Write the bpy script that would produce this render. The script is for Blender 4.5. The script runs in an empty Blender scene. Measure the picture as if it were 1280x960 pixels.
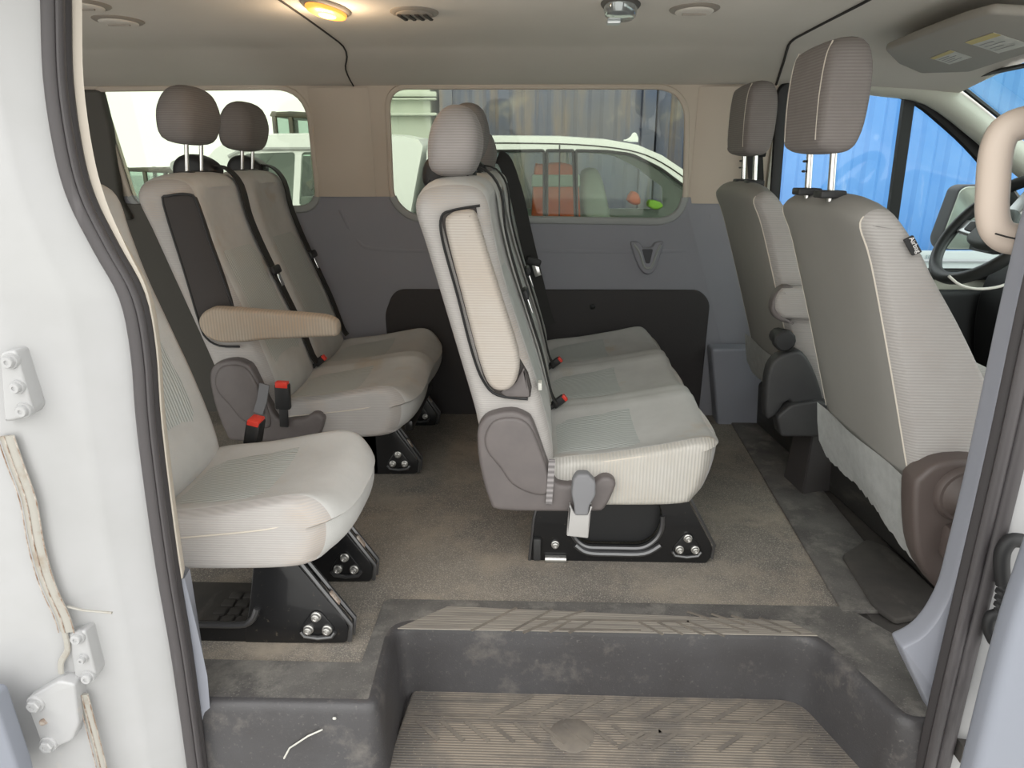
import bpy, bmesh, math, random
from mathutils import Vector, Matrix
from mathutils.geometry import tessellate_polygon
random.seed(7)
scene = bpy.context.scene
COL = scene.collection
# ------------------------------------------------------------------ camera
F = 890.0
PITCH = math.atan(280/F)
YAW = math.atan(31*math.cos(PITCH)/F)
H = 1.10
cf = Vector((-math.sin(YAW)*math.cos(PITCH), math.cos(YAW)*math.cos(PITCH), -math.sin(PITCH)))
cr = Vector((math.cos(YAW), math.sin(YAW), 0))
cu = cr.cross(cf)
cam = bpy.data.objects.new('camera', bpy.data.cameras.new('camera'))
COL.objects.link(cam)
cam.matrix_world = Matrix(((cr.x, cu.x, -cf.x, 0), (cr.y, cu.y, -cf.y, 0), (cr.z, cu.z, -cf.z, H), (0, 0, 0, 1)))
cam.data.sensor_width = 36
cam.data.lens = F/1280*36
cam.data.clip_start = 0.02
cam.data.clip_end = 300
scene.camera = cam
def ray(px, py): return cf + cr*((px-640)/F) - cu*((py-480)/F)
def IY(px, py, Y):          # the point of the plane y=Y seen at a pixel of the 1280x960 photograph
    d = ray(px, py); t = Y/d.y
    return (t*d.x, H+t*d.z)
def IZ(px, py, Z):
    d = ray(px, py); t = (Z-H)/d.z
    return (t*d.x, t*d.y)
def T(Y, *pts): return [IY(a, b, Y) for a, b in pts]
# ------------------------------------------------------------------ materials
MATS = {}
def mat(name, c, rough=.6, metal=0, c2=None, vs=6, vlo=.35, vhi=.65, bump=0, bs=300, rib=None, stain=None, speck=None, coat=0, scratch=None, alpha=None):
    m = bpy.data.materials.new(name); m.use_nodes = True
    nt = m.node_tree; N = nt.nodes; L = nt.links
    b = N['Principled BSDF']
    b.inputs['Roughness'].default_value = rough
    b.inputs['Metallic'].default_value = metal
    if coat: b.inputs['Coat Weight'].default_value = coat; b.inputs['Coat Roughness'].default_value = .05
    tc = N.new('ShaderNodeTexCoord')
    def rgb(v):
        n = N.new('ShaderNodeRGB'); n.outputs[0].default_value = (*v, 1); return n.outputs[0]
    def noise(scale, detail=4, rough_=.6, vec=None):
        n = N.new('ShaderNodeTexNoise'); n.inputs['Scale'].default_value = scale; n.inputs['Detail'].default_value = detail
        n.inputs['Roughness'].default_value = rough_
        L.new(vec or tc.outputs['Object'], n.inputs['Vector']); return n.outputs['Fac']
    def ramp(f, lo, hi):
        n = N.new('ShaderNodeMapRange'); n.inputs[1].default_value = lo; n.inputs[2].default_value = hi; L.new(f, n.inputs[0]); return n.outputs[0]
    def mix(f, a, b_):
        n = N.new('ShaderNodeMix'); n.data_type = 'RGBA'
        L.new(f, n.inputs[0]); L.new(a, n.inputs[6]); L.new(b_, n.inputs[7]); return n.outputs[2]
    def math_(op, a, v=None):
        n = N.new('ShaderNodeMath'); n.operation = op; L.new(a, n.inputs[0])
        if v is not None:
            if isinstance(v, (int, float)): n.inputs[1].default_value = v
            else: L.new(v, n.inputs[1])
        return n.outputs[0]
    col = rgb(c)
    hgt = None
    if c2: col = mix(ramp(noise(vs), vlo, vhi), col, rgb(c2))
    if stain:   # (colour, scale, lo, hi)
        col = mix(ramp(noise(stain[1], 3), stain[2], stain[3]), col, rgb(stain[0]))
    if speck:   # (colour, scale, lo, hi)
        col = mix(ramp(noise(speck[1], 2), speck[2], speck[3]), col, rgb(speck[0]))
    if scratch: # (colour, scale, lo, hi, stretch)
        mp = N.new('ShaderNodeMapping'); mp.inputs['Scale'].default_value = scratch[4]; L.new(tc.outputs['Object'], mp.inputs['Vector'])
        col = mix(ramp(noise(scratch[1], 5, .7, mp.outputs[0]), scratch[2], scratch[3]), col, rgb(scratch[0]))
    if rib:     # (axis, period, colour of the grooves, depth)
        sx = N.new('ShaderNodeSeparateXYZ'); L.new(tc.outputs['Object'], sx.inputs[0])
        s = math_('SINE', math_('MULTIPLY', sx.outputs[rib[0]], 2*math.pi/rib[1]))
        f = ramp(s, -1, 1); hgt = f
        col = mix(f, rgb(rib[2]), col)
    L.new(col, b.inputs['Base Color'])
    if bump or hgt is not None:
        bp = N.new('ShaderNodeBump'); bp.inputs['Strength'].default_value = bump or .3
        bp.inputs['Distance'].default_value = rib[3] if hgt is not None else .002
        L.new(hgt if hgt is not None else noise(bs, 3), bp.inputs['Height'])
        L.new(bp.outputs[0], b.inputs['Normal'])
    MATS[name] = m
    return m
def glass_mat(name, tint, gloss=.06):
    m = bpy.data.materials.new(name); m.use_nodes = True
    nt = m.node_tree; N = nt.nodes; L = nt.links
    N.remove(N['Principled BSDF']); out = N['Material Output']
    t = N.new('ShaderNodeBsdfTransparent'); t.inputs[0].default_value = (*tint, 1)
    g = N.new('ShaderNodeBsdfGlossy'); g.inputs['Roughness'].default_value = .02
    fr = N.new('ShaderNodeFresnel'); fr.inputs['IOR'].default_value = 1.0+gloss*8
    mx = N.new('ShaderNodeMixShader')
    L.new(fr.outputs[0], mx.inputs[0]); L.new(t.outputs[0], mx.inputs[1]); L.new(g.outputs[0], mx.inputs[2]); L.new(mx.outputs[0], out.inputs[0])
    MATS[name] = m
    return m
def emit_mat(name, c, s):
    m = bpy.data.materials.new(name); m.use_nodes = True
    b = m.node_tree.nodes['Principled BSDF']
    b.inputs['Base Color'].default_value = (*c, 1); b.inputs['Emission Color'].default_value = (*c, 1); b.inputs['Emission Strength'].default_value = s
    MATS[name] = m
    return m
BEIGE = (.57, .495, .415)
fab = mat('seat_fabric', (.53, .525, .51), .92, c2=(.475, .47, .455), vs=9, bump=.35, bs=420, stain=((.46, .39, .31), 5.5, .6, .78))
fab_side = mat('side_ribbed_fabric', (.53, .515, .485), .92, rib=(0, .0085, (.42, .405, .375), .0015), c2=(.45, .415, .36), vs=5, bump=.5)
fab_fine = mat('twill_fabric', (.45, .425, .41), .93, c2=(.41, .39, .375), vs=14, rib=(2, .0055, (.385, .365, .35), .001), bump=.35, stain=((.42, .335, .26), 4.0, .54, .74))
fab_rib_y = mat('ribbed_insert_fabric', (.54, .555, .54), .92, rib=(1, .010, (.37, .39, .375), .002), bump=.6)
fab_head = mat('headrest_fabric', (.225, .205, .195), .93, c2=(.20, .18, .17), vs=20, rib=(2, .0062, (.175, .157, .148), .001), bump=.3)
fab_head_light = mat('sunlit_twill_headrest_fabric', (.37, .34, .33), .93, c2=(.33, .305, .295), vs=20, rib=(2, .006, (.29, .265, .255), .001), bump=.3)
fab_stain = mat('armrest_fabric', (.44, .385, .32), .93, rib=(0, .009, (.34, .29, .235), .001), c2=(.42, .31, .22), vs=7, bump=.3)
fab_stain2 = mat('upright_armrest_fabric', (.46, .425, .39), .93, c2=(.43, .365, .305), vs=5, rib=(2, .006, (.39, .35, .31), .001), bump=.4)
seat_vinyl = mat('seat_back_vinyl', (.245, .238, .222), .75, c2=(.23, .223, .208), vs=3, bump=.12, bs=600)
seat_weave = mat('seat_back_weave', (.37, .355, .34), .92, rib=(2, .0065, (.315, .30, .287), .001), c2=(.33, .305, .285), vs=8, bump=.4)
felt = mat('felt', (.66, .67, .66), 1, c2=(.58, .59, .58), vs=40, bump=.4, bs=200)
cover_pl = mat('seat_trim_plastic', (.135, .118, .115), .5, c2=(.12, .106, .104), vs=20, bump=.12, bs=700, scratch=((.2, .185, .18), 30, .66, .75, (1, 1, .15)))
brown_pl = mat('brown_plastic', (.085, .066, .06), .5, bump=.12, bs=700)
black_pl = mat('black_plastic', (.018, .018, .019), .55, bump=.1, bs=500)
dark_pl = mat('charcoal_plastic', (.03, .03, .032), .55, c2=(.04, .04, .04), bump=.15, bs=500)
recess_m = mat('recess_plastic', (.035, .029, .027), .7, bump=.3, bs=350)
strap_m = mat('grey_strap', (.19, .19, .2), .7)
strap_light = mat('light_grey_strap_end', (.38, .37, .36), .5)
strap_rib = mat('striped_strap', (.30, .28, .28), .8, rib=(2, .014, (.14, .13, .13), .001), bump=.3)
belt_m = mat('belt_webbing', (.02, .019, .018), .75, bump=.3, bs=600)
chrome = mat('chrome', (.75, .74, .72), .18, 1)
zinc = mat('zinc_bolt', (.55, .54, .52), .38, .9, bump=.2, bs=90)
black_metal = mat('black_metal', (.012, .012, .013), .33, .2, scratch=((.09, .075, .06), 60, .62, .72, (1, 1, 1)), coat=.3)
lip_metal = mat('black_rolled_lip', (.16, .16, .165), .28, .8)
rust_m = mat('rusty_lug', (.24, .15, .10), .6, .4, c2=(.55, .5, .45), vs=60)
red_m = mat('red_button', (.75, .05, .03), .4)
carpet = mat('floor_carpet', (.25, .225, .19), 1, c2=(.15, .138, .124), vs=1.8, vlo=.38, vhi=.64, speck=((.42, .375, .32), 330, .52, .66), bump=1.0, bs=330, scratch=((.37, .315, .25), 2.6, .48, .7, (1, 1, 1)))
mat_m = mat('cab_floor_rubber', (.075, .068, .06), .85, c2=(.05, .046, .043), vs=8, scratch=((.13, .12, .105), 14, .55, .8, (1, .35, 1)), bump=.3, bs=200)
rubber = mat('step_plastic', (.062, .06, .063), .42, c2=(.045, .042, .043), vs=4, scratch=((.17, .155, .14), 9, .56, .82, (1, 1, 1)), speck=((.10, .095, .09), 130, .62, .76), bump=.35, bs=260)
deck_m = mat('step_deck', (.145, .137, .127), .7, c2=(.08, .075, .072), vs=7, scratch=((.27, .255, .225), 11, .5, .8, (1, 1, 1)), speck=((.2, .19, .17), 260, .6, .72), bump=.6, bs=260)
tread_m = mat('dusty_tread', (.30, .255, .205), .9, c2=(.115, .105, .1), vs=5.5, vlo=.46, vhi=.64, stain=((.105, .10, .096), 4.2, .54, .64), rib=(1, .0075, (.16, .142, .12), .001), scratch=((.085, .08, .078), 7, .56, .7, (.35, 6, 1)), speck=((.36, .31, .25), 200, .6, .75), bump=.6, bs=150)
tread_light = mat('worn_tread_rubber', (.34, .31, .265), .9, rib=(1, .006, (.2, .18, .155), .001), scratch=((.17, .155, .14), 9, .42, .66, (.35, 8, 1)), bump=.5, bs=200)
groove_m = mat('tread_groove', (.13, .115, .1), .9, c2=(.2, .175, .145), vs=12)
beige_m = mat('beige_wall_trim', BEIGE, .8, bump=.1, bs=500, c2=(.55, .48, .40), vs=2)
head_m = mat('headliner', (.70, .655, .59), .95, c2=(.67, .63, .565), vs=2, bump=.25, bs=450)
grey_m = mat('blue_grey_trim', (.28, .28, .312), .6, bump=.1, bs=600, c2=(.265, .266, .295), vs=3)
pillar_m = mat('pale_blue_grey_trim', (.26, .27, .31), .55, bump=.06, bs=500)
scuff_m = mat('black_scuff_panel', (.045, .041, .042), .75, speck=((.10, .095, .09), 300, .72, .78), bump=.5, bs=250)
dark_grey = mat('rear_pillar_trim', (.10, .095, .085), .8, bump=.1)
cream = mat('cream_trim', (.62, .56, .48), .6)
stitch_m = mat('cream_stitching', (.58, .53, .46), .9)
seam_m = mat('dark_seam', (.03, .027, .025), .9)
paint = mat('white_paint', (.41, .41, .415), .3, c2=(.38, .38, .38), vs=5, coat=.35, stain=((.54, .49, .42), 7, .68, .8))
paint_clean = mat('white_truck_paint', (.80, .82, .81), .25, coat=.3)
sealer_m = mat('seam_sealer', (.36, .345, .31), .6, c2=(.27, .22, .165), vs=22, vlo=.52, vhi=.75)
rubber_seal = mat('seal_rubber', (.062, .056, .058), .5, scratch=((.13, .12, .125), 14, .55, .75, (1, 1, .12)), bump=.15, bs=160)
seal_dark = mat('seal_channel', (.03, .026, .027), .6)
door_m = mat('door_inner_grey', (.225, .24, .28), .5, bump=.05)
gask = mat('window_gasket', (.012, .012, .013), .5)
lip_grey = mat('window_surround', (.34, .35, .345), .55)
label_m = mat('label_paper', (.62, .60, .54), .6, c2=(.5, .5, .46), vs=60)
label_y = mat('label_yellow_band', (.55, .45, .16), .6)
vent_m = mat('vent_plastic', (.30, .265, .225), .6)
vent_dark = mat('vent_slot', (.03, .026, .022), .8)
wheel_m = mat('steering_leather', (.02, .022, .022), .45, bump=.15, bs=500)
hub_m = mat('steering_hub', (.07, .078, .075), .5)
silver = mat('silver_trim', (.6, .62, .62), .3, .8)
mirror_m = mat('mirror_glass', (.86, .9, .82), .03, 1)
dash_m = mat('dashboard', (.02, .02, .021), .65, bump=.2, bs=300)
cable_m = mat('white_cable', (.7, .68, .62), .5)
white_txt = mat('white_print', (.75, .73, .72), .6)
amber_m = emit_mat('lit_amber_lens', (1.0, .36, .06), .75)
amber_hot = emit_mat('hot_lamp_core', (1.0, .62, .22), 1.4)
lens_m = mat('clear_lamp_lens', (.42, .45, .45), .08, .6)
# outside
concrete = mat('yard_concrete', (.58, .57, .55), .9, c2=(.5, .49, .47), vs=.6, bump=.2, bs=30)
cont_dark = mat('dark_container_paint', (.085, .105, .19), .6, c2=(.15, .145, .175), vs=1.1, scratch=((.30, .21, .13), 2.6, .5, .72, (1, 1, .12)), stain=((.34, .31, .28), 2.2, .62, .8))
cont_blue = mat('bright_blue_container_paint', (.07, .23, .52), .5, c2=(.11, .28, .56), vs=1.0, scratch=((.40, .50, .62), 3.2, .6, .78, (1, 1, .12)), stain=((.5, .62, .74), 1.6, .7, .85))
cont_white = mat('white_container_paint', (.60, .64, .56), .6, scratch=((.40, .40, .32), 3, .56, .8, (1, 1, .12)))
machine = mat('machine_paint', (.05, .05, .045), .6, c2=(.11, .095, .06), vs=3)
tyre_m = mat('tyre_rubber', (.02, .02, .02), .8)
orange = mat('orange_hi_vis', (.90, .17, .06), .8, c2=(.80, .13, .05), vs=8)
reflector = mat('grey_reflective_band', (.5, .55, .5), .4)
lime = mat('lime_hi_vis', (.5, .85, .1), .7)
truck_in = mat('truck_interior', (.5, .53, .5), .8)
tint_rear = glass_mat('tinted_side_glass', (.73, .765, .69))
clear_front = glass_mat('clear_side_glass', (.93, .97, .98))
clear_ws = glass_mat('windscreen_glass', (.90, .97, .95))
truck_glass = glass_mat('truck_glass', (.92, .97, .94), .05)
truck_dark = glass_mat('truck_privacy_glass', (.82, .88, .85), .05)
machine_glass = glass_mat('machine_glass', (.62, .72, .68), .08)
# ------------------------------------------------------------------ objects
def link(o): COL.objects.link(o)
def tag(o, label, cat=None, group=None, kind=None):
    o['label'] = label
    if cat: o['category'] = cat
    if group: o['group'] = group
    if kind: o['kind'] = kind
    return o
def thing(name, label, cat, loc=(0, 0, 0), group=None, kind=None):
    o = bpy.data.objects.new(name, None); link(o); o.location = loc; o.empty_display_size = .05
    return tag(o, label, cat, group, kind)
def obj(name, bm, m, parent=None, smooth=True, ang=38):
    me = bpy.data.meshes.new(name)
    bmesh.ops.recalc_face_normals(bm, faces=bm.faces)
    bm.to_mesh(me); bm.free()
    for x in (m if isinstance(m, (list, tuple)) else [m]): me.materials.append(x)
    if smooth:
        me.polygons.foreach_set('use_smooth', [True]*len(me.polygons))
        me.set_sharp_from_angle(angle=math.radians(ang))
    o = bpy.data.objects.new(name, me); link(o)
    if parent is not None:
        o.parent = parent
        if parent.type == 'EMPTY': o.matrix_parent_inverse = Matrix.Translation(-Vector(parent.location))
    return o
def single(name, bm, m, label, cat=None, group=None, kind=None, **k):
    return tag(obj(name, bm, m, None, **k), label, cat, group, kind)
# ------------------------------------------------------------------ shapes
def sm(pts, n=4, closed=True):
    out = []; L = len(pts)
    rng = range(L) if closed else range(L-1)
    for i in rng:
        p = [Vector(pts[j % L] if closed else pts[max(0, min(L-1, j))]) for j in (i-1, i, i+1, i+2)]
        for k in range(n):
            t = k/n
            out.append(.5*((2*p[1])+(p[2]-p[0])*t+(2*p[0]-5*p[1]+4*p[2]-p[3])*t*t+(3*p[1]-p[0]-3*p[2]+p[3])*t**3))
    if not closed: out.append(Vector(pts[-1]))
    return [tuple(v) for v in out]
def rp(pts, rad=.01, n=4):      # polygon with filleted corners
    out = []; L = len(pts)
    for i in range(L):
        r_ = rad[i] if isinstance(rad, (list, tuple)) else rad
        p, a, b = Vector(pts[i]), Vector(pts[i-1]), Vector(pts[(i+1) % L])
        da, db = (a-p), (b-p)
        r1 = min(r_, da.length*.49, db.length*.49)
        if r1 < 1e-5: out.append(tuple(p)); continue
        q0, q1 = p+da.normalized()*r1, p+db.normalized()*r1
        for k in range(n+1):
            t = k/n
            out.append(tuple(q0*(1-t)**2+p*2*t*(1-t)+q1*t*t))
    return out
def circ(cx, cz, r, n=20, rz=None):
    return [(cx+r*math.cos(2*math.pi*k/n), cz+(rz or r)*math.sin(2*math.pi*k/n)) for k in range(n)]
def normals2(prof):
    n = len(prof)
    area = sum(prof[i][0]*prof[(i+1) % n][1]-prof[(i+1) % n][0]*prof[i][1] for i in range(n))
    s = 1 if area > 0 else -1
    out = []
    for i in range(n):
        t = Vector(prof[(i+1) % n])-Vector(prof[i-1])
        t = t.normalized() if t.length > 1e-9 else Vector((1, 0))
        out.append((t.y*s, -t.x*s))
    return out
XZ = lambda a, b, d: (a, d, b)
def pad(bm, prof, y0, y1, r=.01, nr=4, nm=1, mod=None, mp=XZ, r1=None, side_slot=None, cap_slot=None, ro=None, cen=False):
    nn = normals2(prof)
    n0 = len(prof); gx = sum(p[0] for p in prof)/n0; gz = sum(p[1] for p in prof)/n0
    Rm = sum(math.hypot(p[0]-gx, p[1]-gz) for p in prof)/n0
    q = (r if ro is None else ro)/max(r, 1e-9)
    r1 = r if r1 is None else r1
    st = []
    for k in range(nr+1):
        a = math.pi/2*k/nr
        st.append((y0+r*(1-math.cos(a)), r*(1-math.sin(a))))
    for k in range(1, nm): st.append((y0+r+(y1-r1-y0-r)*k/nm, 0))
    for k in range(nr, -1, -1):
        a = math.pi/2*k/nr
        st.append((y1-r1*(1-math.cos(a)), r1*(1-math.sin(a))))
    rings = []
    for y, off in st:
        ring = []
        t = (y-(y0+y1)/2)/((y1-y0)/2)
        for (x, z), (nx, nz) in zip(prof, nn):
            if cen: a, b = gx+(x-gx)*(1-off/Rm), gz+(z-gz)*(1-off/Rm)
            else: a, b = x-nx*off*q, z-nz*off*q
            if mod:
                dx, dz = mod(x, z, nx, nz, t, y); a += dx; b += dz
            ring.append(bm.verts.new(mp(a, b, y)))
        rings.append(ring)
    n = len(prof)
    for i in range(len(rings)-1):
        for j in range(n):
            f = bm.faces.new((rings[i][j], rings[i][(j+1) % n], rings[i+1][(j+1) % n], rings[i+1][j]))
            if side_slot is not None and (i < nr-1 or i > len(rings)-1-nr): f.material_index = side_slot
    s = cap_slot if cap_slot is not None else (side_slot or 0)
    for ring in (rings[0], rings[-1]):
        c = bm.verts.new(sum((v.co for v in ring), Vector())/n) if cen else None
        if cen:
            for j in range(n):
                f = bm.faces.new((ring[j], ring[(j+1) % n], c)); f.material_index = s
        else:
            y = 0; q2 = [(p[0], p[1]) for p in [(x-nx*r*q, z-nz*r*q) for (x, z), (nx, nz) in zip(prof, nn)]]
            for t3 in tessellate_polygon([[Vector((p[0], p[1], 0)) for p in q2]]):
                try:
                    f = bm.faces.new([ring[i] for i in t3]); f.material_index = s
                except ValueError: pass
    return bm
def P(prof, y0, y1, r=.01, **k): return pad(bmesh.new(), prof, y0, y1, r, **k)
def holed(bm, outer, holes, d0, d1, mp=XZ):
    polys = [outer]+holes
    flat = [p for q in polys for p in q]
    tris = tessellate_polygon([[Vector((p[0], p[1], 0)) for p in q] for q in polys])
    A = [bm.verts.new(mp(p[0], p[1], d0)) for p in flat]
    B = [bm.verts.new(mp(p[0], p[1], d1)) for p in flat]
    for t in tris:
        try: bm.faces.new([A[i] for i in t]); bm.faces.new([B[i] for i in reversed(t)])
        except ValueError: pass
    o = 0
    for q in polys:
        n = len(q)
        for i in range(n):
            a, b = o+i, o+(i+1) % n
            bm.faces.new((A[a], A[b], B[b], B[a]))
        o += n
    return bm
def frames(path, closed=False, up=None):
    n = len(path); out = []; prev = None
    for i in range(n):
        a = path[i-1] if (closed or i > 0) else path[i]
        b = path[(i+1) % n] if (closed or i < n-1) else path[i]
        t = (Vector(b)-Vector(a)).normalized()
        if up is not None: s = t.cross(Vector(up))
        elif prev is None: s = t.cross(Vector((0, 0, 1)) if abs(t.z) < .9 else Vector((0, 1, 0)))
        else: s = prev-t*prev.dot(t)
        s = s.normalized() if s.length > 1e-6 else (prev or Vector((1, 0, 0)))
        prev = s
        out.append((s, s.cross(t)))
    return out
def tube(bm, path, r, n=8, closed=False, r2=None, up=None, square=False, radii=None):
    fr = frames(path, closed, up); rings = []
    for i, (p, (s, u)) in enumerate(zip(path, fr)):
        k_ = radii[i] if radii else 1
        ring = []
        for k in range(n):
            a = 2*math.pi*k/n+(math.pi/4 if square else 0)
            ca, sa = math.cos(a), math.sin(a)
            if square: ca, sa = (1 if ca > 0 else -1), (1 if sa > 0 else -1)
            ring.append(bm.verts.new(Vector(p)+s*(r*k_*ca)+u*((r2 or r)*k_*sa)))
        rings.append(ring)
    m = len(rings)
    for i in range(m if closed else m-1):
        for k in range(n):
            bm.faces.new((rings[i][k], rings[i][(k+1) % n], rings[(i+1) % m][(k+1) % n], rings[(i+1) % m][k]))
    if not closed: bm.faces.new(rings[0]); bm.faces.new(list(reversed(rings[-1])))
    return bm
def TB(path, r, **k): return tube(bmesh.new(), path, r, **k)
def box(bm, c, s, bev=0, rot=None, seg=2):
    g = bmesh.ops.create_cube(bm, size=1)
    vs = g['verts']
    M = Matrix.Translation(c) @ (rot.to_4x4() if rot is not None else Matrix()) @ Matrix.Diagonal((*s, 1))
    bmesh.ops.transform(bm, matrix=M, verts=vs)
    if bev:
        es = list({e for v in vs for e in v.link_edges})
        bmesh.ops.bevel(bm, geom=es, offset=bev, segments=seg, affect='EDGES', profile=.5)
    return bm
def BX(c, s, bev=0, rot=None): return box(bmesh.new(), c, s, bev, rot)
def loft(bm, rows, cap=False, closed=False):
    R = [[bm.verts.new(p) for p in row] for row in rows]
    n = len(R[0])
    for i in range(len(R)-1):
        for j in range(n if closed else n-1):
            bm.faces.new((R[i][j], R[i][(j+1) % n], R[i+1][(j+1) % n], R[i+1][j]))
    if cap and closed: bm.faces.new(R[0]); bm.faces.new(list(reversed(R[-1])))
    return bm
def lathe(bm, prof, c, axis='y', n=24):   # prof: (radius, along)
    rows = []
    for r, h in prof:
        row = []
        for k in range(n):
            a = 2*math.pi*k/n; u, v = r*math.cos(a), r*math.sin(a)
            row.append((c[0]+u, c[1]+h, c[2]+v) if axis == 'y' else (c[0]+u, c[1]+v, c[2]+h) if axis == 'z' else (c[0]+h, c[1]+u, c[2]+v))
        rows.append(row)
    return loft(bm, rows, True, True)
def bolt_bm(x, y, z, r=.011, depth=.012):    # a socket-head bolt facing the door opening
    bm = bmesh.new()
    lathe(bm, [(r*1.15, 0), (r*1.15, -depth*.35), (r*.9, -depth*.45), (r*.9, -depth), (r*.55, -depth*1.1), (r*.45, -depth*1.02), (r*.4, -depth*.6), (r*.05, -depth*.6)], (x, y, z), 'y', 14)
    return bm
def text(name, s, size, M, m, parent=None, ext=.0006):
    cu_ = bpy.data.curves.new(name, 'FONT'); cu_.body = s; cu_.size = size; cu_.extrude = ext; cu_.align_x = 'CENTER'; cu_.align_y = 'CENTER'
    tmp = bpy.data.objects.new('tmp', cu_); link(tmp)
    dg = bpy.context.evaluated_depsgraph_get(); me = bpy.data.meshes.new_from_object(tmp.evaluated_get(dg))
    bpy.data.objects.remove(tmp); me.transform(M); me.materials.clear(); me.materials.append(m)
    o = bpy.data.objects.new(name, me); link(o)
    if parent is not None:
        o.parent = parent
        if parent.type == 'EMPTY': o.matrix_parent_inverse = Matrix.Translation(-Vector(parent.location))
    return o
def basis(o, x, y, z):
    return Matrix(((x[0], y[0], z[0], o[0]), (x[1], y[1], z[1], o[1]), (x[2], y[2], z[2], o[2]), (0, 0, 0, 1)))

# =================================================================== SETTING
WALL = 3.02
# floor
bm = bmesh.new()
holed(bm, rp([(-2.75, 1.33), (-.381, 1.332), (-.377, 1.577), (.79, 1.577), (.862, 2.803), (.862, 3.06), (-2.75, 3.06)], [0, .03, .03, .01, 0, 0, 0]), [], -.03, .004, mp=lambda a, b, d: (a, b, d))
single('floor', bm, carpet, 'worn brown grey carpet on the floor between the bench seats', 'floor', kind='structure', smooth=False)
bm = BX((1.75, 2.1, -.02), (1.80, 1.9, .04), 0)
single('floor_cab', bm, mat_m, 'scuffed black rubber floor under the front seats', 'floor', kind='structure', smooth=False)
# threshold strip between carpet and cab rubber
a0, a1 = IZ(905, 530, .0), IZ(990, 545, .0)
bm = bmesh.new()
q = [IZ(1052, 768, 0), IZ(1150, 768, 0), IZ(958, 528, 0), IZ(912, 528, 0)]
pad(bm, q, .002, .012, .004, nr=2, mp=lambda a, b, d: (a, b, d))
single('trim_1', bm, deck_m, 'scuffed black threshold strip along the front edge of the carpet', 'threshold strip', kind='structure')
# ceiling: headliner with a coved edge over the windows
def ceil_z(x, z):
    return z-(.055*min(1, max(0, (x-1.02)/.5))**1.5 if x > 1.02 else 0)
prof = sm([(1.0, 1.43), (1.2, 1.455), (1.6, 1.462), (2.2, 1.462), (2.52, 1.458), (2.62, 1.445), (2.8, 1.415), (2.94, 1.388), (3.03, 1.374)], 3, False)
xs = [-2.8, -2, -1.2, -.6, 0, .5, .8, .9, 1.0, 1.1, 1.2, 1.3, 1.4, 1.5, 1.57]
rows = [[(x, y, ceil_z(x, z)) for y, z in prof] for x in xs] 
bm = loft(bmesh.new(), rows)
rows2 = [[(x, y, ceil_z(x, z)+.05) for y, z in prof] for x in xs]
loft(bm, rows2)
ceiling = single('ceiling', bm, head_m, 'taupe fabric headliner with coved edges', 'ceiling', kind='structure')
obj('outer_roof', BX((-.6, 2.05, 1.56), (4.3, 2.05, .03), .01), paint, ceiling)
def cz(x, y):
    for (a, b), (c, d) in zip(prof, prof[1:]):
        if a <= y <= c: return ceil_z(x, b+(d-b)*(y-a)/(c-a))
    return ceil_z(x, prof[-1][1])
def on_ceiling(px, py, z0=1.46):
    x, y = IZ(px, py, z0)
    for _ in range(8):
        z0 = cz(x, y); x, y = IZ(px, py, z0)
        if y > 3.03 or y < 1: break
    return x, min(y, 3.03), z0
pts = [(-.60, 1.2), (-.61, 1.8), (-.628, 2.3), (-.645, 2.6), (-.70, 2.8), (-.725, 3.02)]
bm = TB([(x, y, cz(x, y)-.001) for x, y in sm(pts, 4, False)], .003, n=6)
obj('headliner_joint', bm, seam_m, ceiling)
pts = [(.72, 1.2), (.775, 1.8), (.79, 2.3), (.80, 2.5), (.86, 2.75), (.925, 3.02)]
bm = TB([(x, y, cz(x, y)-.001) for x, y in sm(pts, 4, False)], .0045, n=6)
obj('headliner_joint', bm, seam_m, ceiling)
# ---- driver-side wall, leaning in above the beltline
def wy(z): return 3.045-.05*max(0, (z-.8))/.6
WM = lambda a, b, d: (a, wy(b)+d, b)
W1 = rp(T(WALL, (487, 109), (857, 109), (857, 277), (560, 274), (492, 262)), [.12, .13, .13, .02, .12], 8)
W1 = rp([IY(485, 109, WALL), IY(858, 109, WALL), IY(857, 278, WALL), IY(512, 273, WALL), IY(489, 250, WALL)], [.085, .13, .13, .10, .05], 8)
W2 = rp([IY(124, 112, WALL), IY(386, 109, WALL), IY(398, 262, WALL), IY(165, 262, WALL)], [.03, .14, .09, .08], 8)
W3 = rp([IY(975, 113, WALL), IY(1000, 106, WALL), IY(1085, 105, WALL), IY(1140, 120, WALL), IY(1222, 188, WALL), IY(1290, 282, WALL), (1.97, .645), (.98, .645)], [.02, .05, .1, .12, .2, .1, .05, .05], 6)
ZB = .955
def split(win, above):   # the run of the window outline above / below the beltline, left to right
    n = len(win); keep = []
    zs = [p[1] > ZB for p in win]
    s = next(i for i in range(n) if (zs[i] == above) and (zs[i-1] != above))
    k = s
    def cross(p, q_):
        t = (ZB-p[1])/(q_[1]-p[1]); return (p[0]+(q_[0]-p[0])*t, ZB)
    keep.append(cross(win[s-1], win[s]))
    while zs[k % n] == above: keep.append(win[k % n]); k += 1
    keep.append(cross(win[(k-1) % n], win[k % n]))
    if keep[0][0] > keep[-1][0]: keep.reverse()
    return keep
up = [(-2.7, ZB)]+split(W2, True)+split(W1, True)+[(.93, ZB), (.93, 1.385), (-2.7, 1.385)]
bm = holed(bmesh.new(), up, [], 0, .05, WM)
wall = single('wall_left', bm, beige_m, 'driver side wall of the van, beige above the blue grey trim', 'wall', kind='structure', smooth=False)
ZL = .55
lo = [(-2.7, ZB)]+split(W2, False)+split(W1, False)+[(.93, ZB), (.93, -.02), (-2.7, -.02)]
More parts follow.
